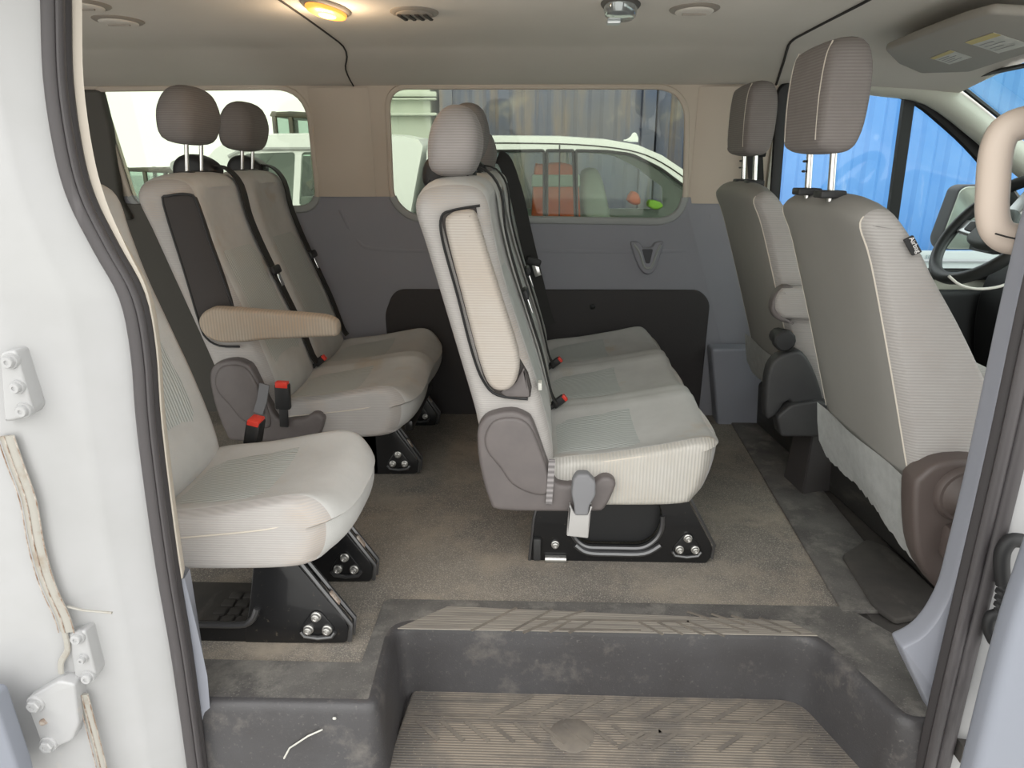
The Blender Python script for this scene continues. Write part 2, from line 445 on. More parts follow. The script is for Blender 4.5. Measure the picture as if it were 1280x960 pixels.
obj('lower_trim', holed(bmesh.new(), lo, [], -.004, .05, WM), grey_m, wall, smooth=False)
# sill ridge around the big window: raised band with rounded lower corners
band = sm([IY(425, 262, WALL), IY(445, 300, WALL), IY(480, 313, WALL), IY(640, 314, WALL), IY(860, 314, WALL), IY(882, 300, WALL), IY(890, 268, WALL)], 5, False)
obj('sill_ridge', TB([(x, wy(z)-.004, z) for x, z in band], .011, n=8, r2=.007), grey_m, wall)
obj('panel_joint', TB([(IY(775, 281, WALL)[0], wy(.8)-.004, IY(775, 281, WALL)[1]), (IY(777, 364, WALL)[0], wy(.6)-.004, IY(777, 364, WALL)[1])], .0025, n=6), seam_m, wall)
obj('panel_joint', TB([(IY(526, 314, WALL)[0], wy(.7)-.004, .735), (IY(526, 362, WALL)[0], wy(.6)-.004, .575)], .002, n=6), seam_m, wall)
scf = rp([IY(481, 392, WALL), IY(492, 362, WALL), IY(876, 363, WALL), IY(888, 378, WALL), (.735, .0), (-.64, .0)], [.03, .05, .04, .03, 0, 0], 6)
obj('scuff_panel', P(scf, 3.022, 3.05, .006, nr=3), scuff_m, wall)
obj('rear_quarter_panel', P(rp([(-2.7, .0), (-1.12, .0), (-1.12, .70), (-1.25, .925), (-2.7, .925)], .04), 3.018, 3.04, .006), dark_grey, wall)
# pillar bulge ahead of the rear bench and behind the driver
for px0, px1 in ((398, 470), ):
    xa, xb = IY(px0, 255, WALL)[0], IY(px1, 255, WALL)[0]
    rows = [[(xa+(xb-xa)*u, wy(z)-.002-.016*math.sin(math.pi*u)**.6, z) for u in [k/10 for k in range(11)]] for z in (1.37, 1.1, ZB)]
    obj('pillar_panel', loft(bmesh.new(), rows), beige_m, wall)
xa, xb = IY(862, 250, WALL)[0], .925
rows = [[(xa+(xb-xa)*u, wy(z)-.002-.02*math.sin(math.pi*u)**.6, z) for u in [k/10 for k in range(11)]] for z in (1.37, 1.1, .93)]
obj('pillar_panel', loft(bmesh.new(), rows), beige_m, wall)
# pillar foot behind the driver seat, pale and flared
pf = rp(T(2.93, (889, 436), (960, 436), (975, 500), (985, 600), (925, 592), (898, 545)), .02)
obj('pillar_foot', P(pf, 2.93, 3.03, .02, ro=.01, nr=4), pillar_m, wall)
for k, (W, glass, nm, lb) in enumerate(((W1, tint_rear, 'window_1', 'wide tinted side window behind the three seat bench'), (W2, tint_rear, 'window_2', 'rear tinted side window behind the two seat bench'))):
    t = thing(nm, lb, 'window', (0, 3.04, 1), kind='structure')
    obj('pane', P(W, 3.055, 3.059, .001, nr=1, mp=lambda a, b, d: (a, wy(b)+d-3.03, b)), glass, t)
    obj('gasket', TB([(x, wy(z)+.008, z) for x, z in W], .0075, n=6, closed=True), gask, t)
    lipo = [(x, wy(z)-.004, z) for x, z in split(W, False)]
    obj('sill_lip', TB(lipo, .016, n=8, r2=.010), lip_grey, t)
    lipu = [(x, wy(z)-.002, z) for x, z in split(W, True)]
    obj('upper_lip', TB(lipu, .011, n=8, r2=.008), beige_m, t)
# rear pillar trim at the back edge of window_2
rpil = T(WALL-.03, (60, 112), (126, 112), (138, 160), (150, 250), (165, 275), (60, 275))
obj('rear_pillar', P(rp(rpil, .02), 2.98, 3.03, .015), dark_grey, wall)
bm = BX((-2.72, 2.05, .65), (.04, 2.0, 1.6)); single('wall_rear', bm, dark_grey, 'dark rear end of the cabin behind the last seats', 'wall', kind='structure', smooth=False)
# driver's door: pale inner panel, black framed window, glass
drv = [(.93, 0), (2.6, 0), (2.6, .74), (2.12, .80), (1.93, .98), (1.70, 1.20), (1.50, 1.345), (1.30, 1.40), (.93, 1.40)]
d1 = thing('door_1', 'driver door with black framed two part window', 'door', (1.5, 3.0, .6), kind='structure')
obj('door_panel', holed(bmesh.new(), drv, [W3], 0, .04, WM), cream if False else mat('pale_door_trim', (.50, .49, .42), .6), d1, smooth=False)
obj('pane', P(W3, 3.04, 3.044, .001, nr=1, mp=lambda a, b, d: (a, wy(b)+d-3.03, b)), clear_front, d1)
obj('window_frame', TB([(x, wy(z)-.006, z) for x, z in W3], .024, n=8, closed=True, r2=.014), gask, d1)
bx0, bx1 = IY(1134, 118, WALL-.01), IY(1117, 292, WALL-.01)
obj('divider_bar', TB([(bx0[0], wy(bx0[1])-.004, bx0[1]), (bx1[0], wy(bx1[1])-.004, bx1[1]), (bx1[0]+.008, wy(.66)-.004, .655)], .021, n=4, r2=.012, square=True), gask, d1)
obj('door_seal', TB([(x, wy(z)-.02, z) for x, z in [(p[0]+.03, p[1]+.035) for p in sm(T(WALL, (1085, 104), (1140, 117), (1205, 165), (1290, 265)), 4, False)]], .014, n=8), rubber_seal, d1)
obj('door_lower_panel', P(rp([(1.0, .05), (2.55, .05), (2.55, .585), (1.0, .585)], .04), 2.965, 3.03, .02), dash_m, d1)
# windscreen pillar and windscreen
ap = sm([(1.10, 3.03, 1.42), (1.30, 2.995, 1.385), (1.50, 2.955, 1.345), (1.75, 2.96, 1.19), (2.0, 2.97, 1.02), (2.35, 2.99, .80)], 4, False)
single('trim_2', TB(ap, .052, n=10, r2=.05), mat('pale_pillar_trim', (.60, .60, .52), .6), 'pale windscreen pillar trim beside the driver door window', 'pillar trim', kind='structure')
ws = [(1.535, 1.2, 1.40), (1.535, 2.90, 1.385), (2.5, 2.98, .78), (2.5, 1.2, .78)]
bm = loft(bmesh.new(), [[ws[0], ws[1]], [ws[3], ws[2]]]); loft(bm, [[tuple(Vector(p)+Vector((.004, 0, .005))) for p in (ws[0], ws[1])], [tuple(Vector(p)+Vector((.004, 0, .005))) for p in (ws[3], ws[2])]])
w4 = thing('window_4', 'sliver of the windscreen above the steering wheel', 'window', (2, 2.1, 1.1), kind='structure')
obj('pane', bm, clear_ws, w4)
obj('frit_band', TB([tuple(Vector(p)+Vector((.002, 0, -.004))) for p in (ws[0], ws[1], ws[2])], .009, n=6), gask, w4)

# =================================================================== CEILING FITTINGS
def ceil_mount(px, py): return on_ceiling(px, py)
def oval(bm, c, ax, bx, h, n=28, ang=0, bev=.3):
    rows = []
    for k_, hh in ((1, 0), (1, -h*.5), (.93, -h*.85), (.8, -h)):
        rows.append([(c[0]+ax*k_*math.cos(a)*math.cos(ang)-bx*k_*math.sin(a)*math.sin(ang), c[1]+ax*k_*math.cos(a)*math.sin(ang)+bx*k_*math.sin(a)*math.cos(ang), c[2]+hh) for a in [2*math.pi*i/n for i in range(n)]])
    return loft(bm, rows, True, True)
x, y, z = ceil_mount(408, 9)
t = thing('dome_light', 'lit amber dome lamp on the headliner above the two seat bench', 'lamp', (x, y, z), group=None)
obj('bezel', oval(bmesh.new(), (x, y, z+.004), .048, .115, .012, ang=-.12), vent_m, t)
obj('lens', oval(bmesh.new(), (x, y, z-.004), .036, .10, .014, ang=-.12), amber_m, t)
obj('bulb', oval(bmesh.new(), (x+.002, y-.005, z-.017), .018, .04, .006, ang=-.12), amber_hot, t)
x, y, z = ceil_mount(776, 5)
t = thing('dome_light', 'unlit clear dome lamp on the headliner above the three seat bench', 'lamp', (x, y, z))
obj('bezel', oval(bmesh.new(), (x, y, z+.004), .048, .085, .012, ang=-.2), dark_grey, t)
obj('lens', oval(bmesh.new(), (x, y, z-.003), .04, .075, .028, ang=-.2), lens_m, t)
obj('switch', BX((x-.012, y+.04, z-.033), (.035, .03, .012), .004), silver, t)
for px, py, lb, slots in ((518, 15, 'slotted round air vent on the headliner beside the amber lamp', 1), (868, 11, 'closed oval air vent on the headliner nearest the front seats', 0), (148, 25, 'closed round air vent on the headliner at the rear corner', 0), (102, 5, 'rearmost round air vent on the headliner, half hidden above the door seal', 0)):
    x, y, z = ceil_mount(px, py)
    t = thing('ceiling_vent', lb, 'air vent', (x, y, z), 'headliner air vents')
    obj('bezel', oval(bmesh.new(), (x, y, z+.003), .062, .075, .009), vent_m, t)
    obj('dial', oval(bmesh.new(), (x, y, z-.005), .047, .058, .006), head_m if not slots else vent_m, t)
    if slots:
        for k in range(4):
            obj('slot', TB([(x-.035+.022*k, y-.03, z-.0125), (x-.028+.022*k, y+.035, z-.0125)], .0065, n=6, r2=.003), vent_dark, t)
    else:
        obj('tab', TB([(x-.03, y, z-.0115), (x+.03, y, z-.0115)], .004, n=6), vent_m, t)

# =================================================================== BENCH SEATS
BACK = [(-.095, .285), (-.141, .451), (-.154, .514), (-.208, .716), (-.259, .906), (-.281, .992), (-.275, 1.031), (-.247, 1.055), (-.19, 1.064), (-.136, 1.055), (-.112, 1.02), (-.10, .942), (-.076, .832), (-.034, .698), (.010, .558), (.048, .40), (.04, .33), (-.03, .28)]
FRONT = [(-.136, 1.055), (-.112, 1.02), (-.10, .942), (-.076, .832), (-.034, .698), (.010, .558), (.048, .40)]
CUSH = [(-.06, .27), (.0, .345), (.06, .372), (.186, .388), (.344, .415), (.43, .432), (.472, .428), (.487, .395), (.476, .325), (.45, .276), (.396, .25), (.192, .243), (-.03, .245)]
REC = 0
def lean(pr): return [(x-REC*max(0, z-.45), z) for x, z in pr]
CUSH_R = CUSH[:4]+[(.33, .412), (.405, .422), (.452, .41), (.482, .375), (.488, .335), (.474, .292), (.44, .265), (.38, .25), (.192, .243), (-.03, .245)]
def front_x(z): return front_x0(z)-REC*max(0, z-.45)
def front_x0(z):
    for (xa, za), (xb, zb) in zip(FRONT, FRONT[1:]):
        if zb <= z <= za: return xa+(xb-xa)*(z-za)/(zb-za)
    return FRONT[0][0] if z > FRONT[0][1] else FRONT[-1][0]
def bumpf(t): return max(0, 1-abs(t)**2.6)
def shift(pr, dx, dz=0): return [(x+dx, z+dz) for x, z in pr]
def seat_part_back(root, dx, y0, y1, m_side, near):
    def mod(x, z, nx, nz, t, y):
        k = max(0, nx)*.016*bumpf(t/.72) if .45 < z < 1.0 and abs(t) < .72 else 0
        top = max(0, (z-.9)/.16)*.03*abs(t)**4        # shoulders drop a little
        return (-k, -top)
    b = obj('backrest', pad(bmesh.new(), sm(shift(lean(BACK), dx), 3), y0, y1, .045, nr=5, nm=14, mod=mod, ro=.03, side_slot=1 if near else None), [fab, fab_fine], root)
    # ribbed centre insert on the front face
    yc = (y0+y1)/2; hw = (y1-y0)*.33
    zs = [.835-.40*k/12 for k in range(13)]
    rows = []
    for i, z in enumerate(zs):
        row = []
        w_ = hw*(.88+.16*i/12)
        for k in range(9):
            s = -1+k/4
            lift = .004 if (0 < i < 12 and abs(s) < .99) else -.004
            t = s*w_/((y1-y0)/2)
            row.append((front_x(z)+dx-.016*bumpf(t/.72)+lift+.003, yc+s*w_, z))
        rows.append(row)
    obj('ribbed_insert', loft(bmesh.new(), rows), fab_rib_y, b)
    return b
HEAD = [(-.045, -.075), (-.058, -.03), (-.056, .03), (-.035, .075), (0, .088), (.036, .075), (.058, .02), (.057, -.035), (.04, -.075), (0, -.085)]
def headrest(root, x, yc, z, w=.25, m=None, post_to=1.055, tilt=-.12, hs=1.0, base_x=None, xs_=1.0):
    c, s = math.cos(tilt), math.sin(tilt)
    pr = sm([(x+(a*c-b*s)*xs_, z+(a*s+b*c)*hs) for a, b in HEAD], 3)
    def mod(x_, z_, nx, nz, t, y):
        return (0, -max(0, (z_-z)/.09)*.035*abs(t)**3+max(0, (z-z_)/.09)*.018*abs(t)**3)
    h = obj('headrest', pad(bmesh.new(), pr, yc-w/2, yc+w/2, .05, nr=6, nm=8, mod=mod, cen=True), m or fab_head, root)
    bx_ = x if base_x is None else base_x
    for sgn in (-1, 1):
        obj('post', TB([(x+.005, yc+sgn*w*.2, z-.06*hs), (bx_, yc+sgn*w*.2, post_to-.02)], .0065, n=10), chrome, h)
        obj('post_guide', P(rp([(bx_-.022, post_to-.002), (bx_+.022, post_to-.002), (bx_+.022, post_to+.012), (bx_-.022, post_to+.012)], .005), yc+sgn*w*.2-.018, yc+sgn*w*.2+.018, .004, nr=2), black_pl, root)
    return h
def ribbon(path, w, th, wd):     # flat webbing: wd is the width direction
    rows = []
    n = len(path)
    for i, p in enumerate(path):
        a, b = Vector(path[max(0, i-1)]), Vector(path[min(n-1, i+1)])
        t = (b-a).normalized(); s = Vector(wd); s = (s-t*s.dot(t)).normalized(); u = s.cross(t)
        p = Vector(p)
        rows.append([p+s*w/2+u*th/2, p-s*w/2+u*th/2, p-s*w/2-u*th/2, p+s*w/2-u*th/2])
    return loft(bmesh.new(), rows, True, True)
def seat_belt(root, dx, ya, yb, hy, zt=.72):
    pts = [(dx-.235-REC*.6, ya-.005, 1.07), (dx-.19-REC*.6, ya, 1.083), (dx-.135-REC*.6, ya, 1.072), (dx-.098-REC*.56, ya+.004, 1.02)]
    for k in range(1, 9):
        z = 1.0-(1.0-.42)*k/8
        pts.append((dx+front_x(z)+.010, ya+(yb-ya)*k/8, z))
    pts.append((dx+.07, yb, .392))
    b = obj('seat_belt', ribbon(sm(pts, 3, False), .044, .005, (0, 1, 0)), belt_m, root)
    x = dx+front_x(zt)+.018; y = ya+(yb-ya)*(1-zt)/.58
    obj('tongue', BX((x, y, zt), (.016, .072, .03), .007, Matrix.Rotation(-.3, 3, 'Y')), black_pl, b)
    obj('tongue_plate', BX((x+.012, y+.002, zt-.035), (.005, .026, .045), .002, Matrix.Rotation(-.35, 3, 'Y')), chrome, b)
    dx -= REC*.6
    pr = sm([(dx-.30, 1.03), (dx-.305, 1.08), (dx-.28, 1.112), (dx-.235, 1.118), (dx-.19, 1.10), (dx-.165, 1.07), (dx-.18, 1.045), (dx-.24, 1.03)], 3)
    obj('belt_retractor', P(pr, hy-.045, hy+.06, .025, nr=4), black_pl, root)
    return b
def buckle(root, x, y, z, tilt=0, wy_=.02, s=1.0):
    R = Matrix.Rotation(tilt, 3, 'Y')
    b = obj('buckle', BX((x, y, z), (.034*s, wy_, .062*s), .006, R), black_pl, root)
    o_ = R @ Vector((0, 0, .029*s))
    obj('red_button', BX(Vector((x, y, z))+o_+Vector((0, -.002, 0)), (.028*s, wy_, .014*s), .003, R), red_m, b)
    o2 = R @ Vector((0, 0, -.05*s))
    obj('buckle_stalk', BX(Vector((x, y, z))+o2, (.02*s, .01, .05*s), .003, R), black_pl, b)
    return b
def foot(root, dx, y, outline=None, rear=False, th=.028):
    f = obj('foot', P(rp(outline or [(dx+.30, .25), (dx+.375, .25), (dx+.505, .055), (dx+.495, .008), (dx+.35, .004), (dx+.25, .004), (dx+.25, .02), (dx+.27, .10)], [.01, .01, .03, .012, .004, .004, .02, .03]), y, y+th, .004, nr=2), black_metal, root)
    bolts(f, dx, y)
    obj('folded_edge', TB([(dx+.385, y+.002, .25), (dx+.508, y+.002, .06), (dx+.502, y+.002, .015)], .006, n=6), lip_metal, f)
    obj('folded_edge', TB([(dx+.385, y+th, .25), (dx+.510, y+th, .06), (dx+.504, y+th, .015)], .006, n=6), lip_metal, f)
    obj('rusty_lug', BX((dx+.468, y+th*.5, .122), (.016, .016, .038), .004, Matrix.Rotation(-.56, 3, 'Y')), rust_m, f)
    return f
def bolts(f, dx, y, r=.0105):
    tri = rp([(dx+.395, .028), (dx+.465, .028), (dx+.472, .05), (dx+.44, .098), (dx+.42, .098), (dx+.388, .05)], .014, 4)
    bo = obj('boss', P(tri, y-.004, y+.004, .003, nr=2), black_metal, f)
    obj('boss_lip', TB([(dx+.39, y-.004, .042), (dx+.398, y-.006, .031), (dx+.43, y-.007, .027), (dx+.462, y-.006, .031), (dx+.47, y-.004, .042)], .0055, n=8), lip_metal, f)
    for bx_, bz in ((.43, .086), (.409, .05), (.453, .05)):
        obj('bolt', bolt_bm(dx+bx_, y-.004, bz, r), zinc, f)
def side_cover(root, dx, y, full=True, m=None):
    pr = [(-.14, .455), (-.128, .49), (-.104, .508), (-.055, .517), (-.02, .505), (.0, .48), (.047, .345), (.075, .322), (.11, .325), (.15, .33), (.17, .343), (.19, .344), (.205, .33), (.203, .31), (.18, .257), (.15, .248), (.048, .246), (-.085, .248), (-.112, .275), (-.135, .37)]
    c = obj('side_cover', P(sm(shift(pr, dx), 3), y-.03, y+.02, .011, nr=4), m or cover_pl, root)
    hub = [(-.122, .45), (-.10, .492), (-.055, .503), (-.018, .49), (.005, .45), (.036, .355), (.036, .30), (-.005, .298), (-.055, .325), (-.085, .37), (-.115, .41)]
    obj('raised_hub', P(sm(shift(hub, dx), 3), y-.037, y-.02, .009, nr=4), m or cover_pl, c)
    return c
def bench(name, label, dx, yN, n, w, raises, rec_=0, hw_=.25, hx_=0):
    global REC
    REC = rec_
    root = thing(name, label, 'bench seat', (dx+.2, yN+n*w/2, 0))
    yE = yN+n*w
    def mod(x, z, nx, nz, t, y):
        u = ((y-yN)/w) % 1*2-1
        k = bumpf(u/.86) if abs(u) < .86 else 0
        edge = (1-abs(u))*8; crease = max(0, 1-edge)*.012 if .03 < (y-yN)/w < n-.03 and x < .9 else 0
        fx = max(0, (x-dx-.2)/.28)*(.035*abs(t)**(5*n) if n == 3 else .05*abs(t)**(4*n))
        if nz > .25 and x-dx > .02: return (-fx, -(.026*k+crease*.6)*min(1, nz*1.4))
        if nx > .5: return (-.016*(1-k)*nx-.5*crease-fx, 0)
        return (-fx, 0)
    c = obj('cushion', pad(bmesh.new(), sm(shift(CUSH if n == 3 else CUSH_R, dx), 4), yN, yE, .04, ro=.02, nr=5, nm=18*n, mod=mod, side_slot=1), [fab, fab_side if n == 3 else fab_fine], root)
    for i in range(n):
        y0, y1 = yN+i*w+.005, yN+(i+1)*w-.005; yc = (y0+y1)/2
        b = seat_part_back(root, dx, y0, y1, None, i == 0)
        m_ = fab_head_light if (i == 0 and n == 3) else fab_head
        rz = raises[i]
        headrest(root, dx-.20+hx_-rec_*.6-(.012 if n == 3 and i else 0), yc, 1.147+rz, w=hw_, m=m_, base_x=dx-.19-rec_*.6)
        sg = -1 if n == 1 else 1
        if not (n == 3 and i == 2): seat_belt(root, dx, yc+sg*w*.30, yc+sg*w*.40, yc+sg*w*.30, zt=.735)
        # ribbed insert on the cushion
        rows = []
        cpts = [(.055, .371), (.10, .377), (.15, .3835), (.20, .390), (.25, .399), (.285, .405)]
        for k, (x, z) in enumerate(cpts):
            row = []
            hw = w*(.29+.05*k/5)
            for q in range(9):
                s = -1+q/4
                u = s*hw/(w/2)
                kk = bumpf(u/.86)
                lift = .004 if (0 < k < len(cpts)-1 and abs(s) < .99) else -.003
                row.append((dx+x, yc+s*hw, z-.026*kk+lift+.002))
            rows.append(row)
        obj('ribbed_insert', loft(bmesh.new(), rows), fab_rib_y, c)
        if i < n-1: buckle(root, dx+.075, yN+(i+1)*w-.03, .395, .9, s=.75)
    # welt along the top edge of the near side
    if n < 3: obj('welt', TB(sm([(dx+.04, yN-.0005, .318), (dx+.16, yN-.0008, .332), (dx+.27, yN-.0008, .345), (dx+.34, yN+.001, .356), (dx+.385, yN+.005, .372)], 4, False), .0018, n=6), stitch_m, c)
    if n == 3: obj('welt', TB(sm([(dx+.05, yN+.006, .352), (dx+.186, yN+.004, .374), (dx+.344, yN+.004, .401), (dx+.41, yN+.008, .411)], 4, False), .0022, n=6), stitch_m, c)
    return root
# ---- three seat bench in the middle of the picture
MY, MW = 1.66, .437
b3 = bench('bench_seat', 'three seat grey fabric bench in the middle of the cabin with raised armrest', 0, MY, 3, MW, [-.006, .03, -.03], hw_=.28)
side_cover(b3, 0, MY)
arm = T(1.63, (556, 278), (562, 268), (572, 264), (590, 263), (597, 275), (608, 312), (628, 375), (648, 440), (648, 468), (640, 484), (626, 489), (612, 482), (600, 455), (580, 380), (562, 310))
rec = T(1.655, (553, 282), (555, 268), (566, 262), (592, 258), (596, 268), (612, 350), (634, 420), (660, 468), (663, 496), (640, 498), (618, 490), (604, 470), (590, 420), (570, 345))
obj('armrest_recess', P(sm(rec, 2), MY-.006, MY+.02, .004, nr=2), recess_m, b3)
wedge = T(1.655, (655, 458), (662, 490), (662, 496), (632, 495), (625, 489), (644, 478))
obj('recess_plate', P(rp(wedge, .006), MY-.012, MY+.02, .004, nr=2), cover_pl, b3)
tag(obj('armrest', P(sm(arm, 3), MY-.042, MY+.02, .022, ro=.014, nr=5), fab_stain2, b3), 'stained armrest folded up against the backrest')
obj('recess_welt', TB([(x, MY-.004, z) for x, z in sm(T(1.655, (600, 257), (566, 263), (552, 271), (553, 300), (572, 370), (590, 440), (604, 476), (622, 494), (660, 499)), 4, False)], .0035, n=6), black_pl, b3)
0 and obj('pocket_stitch', TB([(x, MY-.001, z) for x, z in sm(T(1.658, (519, 262), (545, 370), (575, 465), (612, 508), (640, 512), (668, 510)), 4, False)], .0018, n=5), stitch_m, b3)
obj('strap', ribbon([(IY(690, 574, 1.63)[0], 1.628, IY(690, 574, 1.63)[1]), (IY(688, 600, 1.63)[0], 1.624, IY(688, 600, 1.63)[1]), (IY(686, 628, 1.63)[0], 1.624, IY(686, 628, 1.63)[1])], .016, .006, (1, 0, 0)), strap_rib, b3)
rl = obj('release_handle', P(rp(T(1.615, (716, 597), (722, 590), (735, 590), (744, 600), (744, 616), (736, 630), (735, 641), (718, 641), (717, 628), (714, 615)), .006), 1.598, 1.632, .006, nr=3), strap_m, b3)
tag(obj('handle_tab', P(rp(T(1.612, (712, 629), (718, 640), (735, 640), (739, 630), (735, 671), (708, 668)), .004), 1.603, 1.622, .003, nr=2), strap_light, rl), 'pale grey tab')
obj('side_tag', BX((IY(675, 481, 1.67)[0], 1.668, IY(675, 481, 1.67)[1]), (.009, .03, .018), .001), label_m, b3)
wb = sm([(IY(a, b, yy)[0], yy, IY(a, b, yy)[1]) for a, b, yy in ((622, 196, 2.86), (632, 204, 2.86), (646, 245, 2.87), (656, 290, 2.88), (668, 340, 2.89), (680, 388, 2.9), (687, 407, 2.9))], 4, False)
b_ = obj('seat_belt', ribbon(wb, .055, .005, (1, .25, .25)), belt_m, b3)
a, b = IY(667, 327, 2.86); obj('tongue', BX((a, 2.865, b), (.06, .02, .03), .007, Matrix.Rotation(.35, 3, 'Y')), black_pl, b_)
obj('tongue_plate', BX((a+.012, 2.862, b-.035), (.026, .004, .05), .002, Matrix.Rotation(-.3, 3, 'Y')), chrome, b_)
obj('belt_retractor', P(sm([(-.30, 1.0), (-.30, 1.05), (-.27, 1.08), (-.22, 1.085), (-.17, 1.06), (-.15, 1.02), (-.2, 1.0)], 3), 2.80, 2.92, .02, nr=4), black_pl, b3)
# side frame with rolled lip around its opening
FY = 1.80
outer = rp([(-.008, .003), (.41, .003), (.42, -.002), (.49, -.002), (.508, .03), (.506, .06), (.40, .25), (.03, .25), (.01, .16), (-.004, .06)], [.006, .004, .004, .02, .02, .03, .01, .01, .03, .01], 4)
inner = rp([(.10, .25-.02), (.11, .085), (.145, .05), (.315, .05), (.355, .085), (.365, .14), (.34, .25-.02)], [.02, .03, .03, .03, .03, .03, .02], 4)
fr = obj('side_frame', holed(bmesh.new(), outer, [inner], FY, FY+.02), black_metal, b3, smooth=False)
obj('shade_plate', P(inner, FY+.03, FY+.04, .002, nr=1), black_pl, b3)  # black sheet stands for the shade seen through the frame opening
obj('rolled_lip', TB([(x, FY-.002, z) for x, z in inner if z < .16], .008, n=8), lip_metal, fr)
obj('rolled_lip', TB(sm([(.12, FY-.003, .058), (.155, FY-.006, .036), (.23, FY-.006, .033), (.315, FY-.006, .036), (.36, FY-.003, .062)], 4, False), .009, n=8), lip_metal, fr)
bolts(fr, 0.005, FY)
obj('folded_edge', TB([(.41, FY, .25), (.512, FY, .062), (.508, FY, .02)], .005, n=6), lip_metal, fr)
obj('folded_edge', TB([(.028, FY, .25), (.002, FY, .14), (-.01, FY, .0)], .005, n=6), lip_metal, fr)
obj('bolt', bolt_bm(.063, FY, .057, .010), zinc, fr)
obj('hinge_barrel', TB([(.035, FY-.006, .012), (.095, FY-.006, .012)], .012, n=10), zinc, fr)
obj('rubber_stop', BX((.012, FY-.006, .045), (.022, .02, .07), .005), dark_pl, fr)
outer2 = [(x, z) for x, z in outer]
obj('side_frame', holed(bmesh.new(), outer2, [list(inner)], 2.72, 2.74), black_metal, b3, smooth=False)
obj('cross_tube', BX((.44, 2.26, .10), (.03, .9, .03), .006), black_metal, b3)
obj('cross_tube', BX((.06, 2.26, .16), (.03, .9, .03), .006), black_metal, b3)
obj('cushion_pan', BX((.2, 2.3, .245), (.40, 1.18, .025), .01), black_metal, b3)
# ---- two seat bench against the far wall in the rear row
RY, RW, RDX = 2.10, .43, -.865
b2 = bench('bench_seat', 'two seat grey bench in the rear row by the far wall with lowered armrest', RDX, RY, 2, RW, [.082, .068], rec_=.05, hw_=.25, hx_=.02)
side_cover(b2, RDX, RY)
rec = T(2.1, (206, 256), (210, 246), (238, 244), (247, 256), (262, 300), (292, 388), (280, 396), (258, 410), (250, 400), (232, 340))
obj('armrest_recess', P(sm(rec, 2), RY-.006, RY+.02, .004, nr=2), recess_m, b2)
obj('recess_welt', TB([(x, RY-.005, z) for x, z in sm(T(2.098, (293, 386), (262, 300), (247, 254), (238, 243), (210, 245), (205, 256), (231, 340), (250, 404), (258, 422), (275, 432), (300, 433)), 3, False)], .0035, n=6), black_pl, b2)
arm = T(2.07, (251, 402), (255, 391), (264, 385), (276, 383), (330, 387), (395, 392), (415, 396), (424, 404), (423, 418), (405, 420), (340, 423), (300, 427), (275, 426), (258, 417))
tag(obj('armrest', P(sm(arm, 3), RY-.055, RY+.0, .022, ro=.012, nr=5), fab_stain, b2), 'stained armrest lowered to horizontal')
x, z = IY(355, 494, 2.07); buckle(b2, x, 2.06, z, .05, .024, s=1.35)
xz = T(2.06, (331, 480), (328, 500), (323, 516))
obj('strap', ribbon([(a, 2.058, b) for a, b in xz], .03, .006, (1, 0, 0)), strap_m, b2)
foot(b2, RDX-.055, 2.365); foot(b2, RDX-.055, 2.862)
obj('cross_tube', BX((RDX+.42, 2.6, .20), (.03, .5, .04), .006), black_metal, b2)
obj('rear_frame', P(rp([(RDX-.05, .003), (RDX+.3, .003), (RDX+.3, .25), (RDX-.02, .25)], .02), 2.365, 2.385, .004, nr=2), black_metal, b2)
obj('rear_frame', P(rp([(RDX-.05, .003), (RDX+.3, .003), (RDX+.3, .25), (RDX-.02, .25)], .02), 2.862, 2.882, .004, nr=2), black_metal, b2)
# ---- single seat nearest the door in the rear row
SY, SW, SDX = 1.33, .435, -.888
s1 = bench('single_seat', 'single pale grey rear seat partly hidden by the door frame', SDX, SY, 1, SW, [.02])
s1['category'] = 'seat'
x, z = IY(318, 530, 1.80); buckle(s1, IY(318, 530, 1.80)[0], 1.795, z-.02, .25, .05, s=1.15)
f1 = foot(s1, SDX-.045, 1.41)
foot(s1, SDX-.045, 1.668)
lowside = rp([(SDX-.10, .004), (SDX+.30, .004), (SDX+.30, .07), (SDX+.22, .052), (SDX-.10, .052)], [.004, .01, .03, .02, .004])
obj('side_frame', P(lowside, 1.412, 1.43, .004, nr=2), black_metal, s1)
obj('rolled_lip', TB(sm([(SDX-.10, 1.41, .056), (SDX+.17, 1.408, .054), (SDX+.225, 1.408, .065), (SDX+.245, 1.41, .10)], 4, False), .008, n=8), lip_metal, s1)
obj('cushion_pan', BX((SDX+.2, 1.55, .245), (.36, .34, .02), .01), black_metal, s1)
# grid mat seen through the frame of the single seat
t = thing('grid_mat', 'dark rubber mat with square lugs on the carpet under the single seat', 'mat', (SDX+.12, 1.55, .004))
obj('base', BX((SDX+.08, 1.545, .010), (.42, .20, .010), .004), mat_m, t)
for i in range(3):
    for j in range(4):
        obj('lug', BX((SDX+.10+.037*i+.006*j, 1.475+.034*j, .018), (.031, .028, .012), .004), mat_m, t)

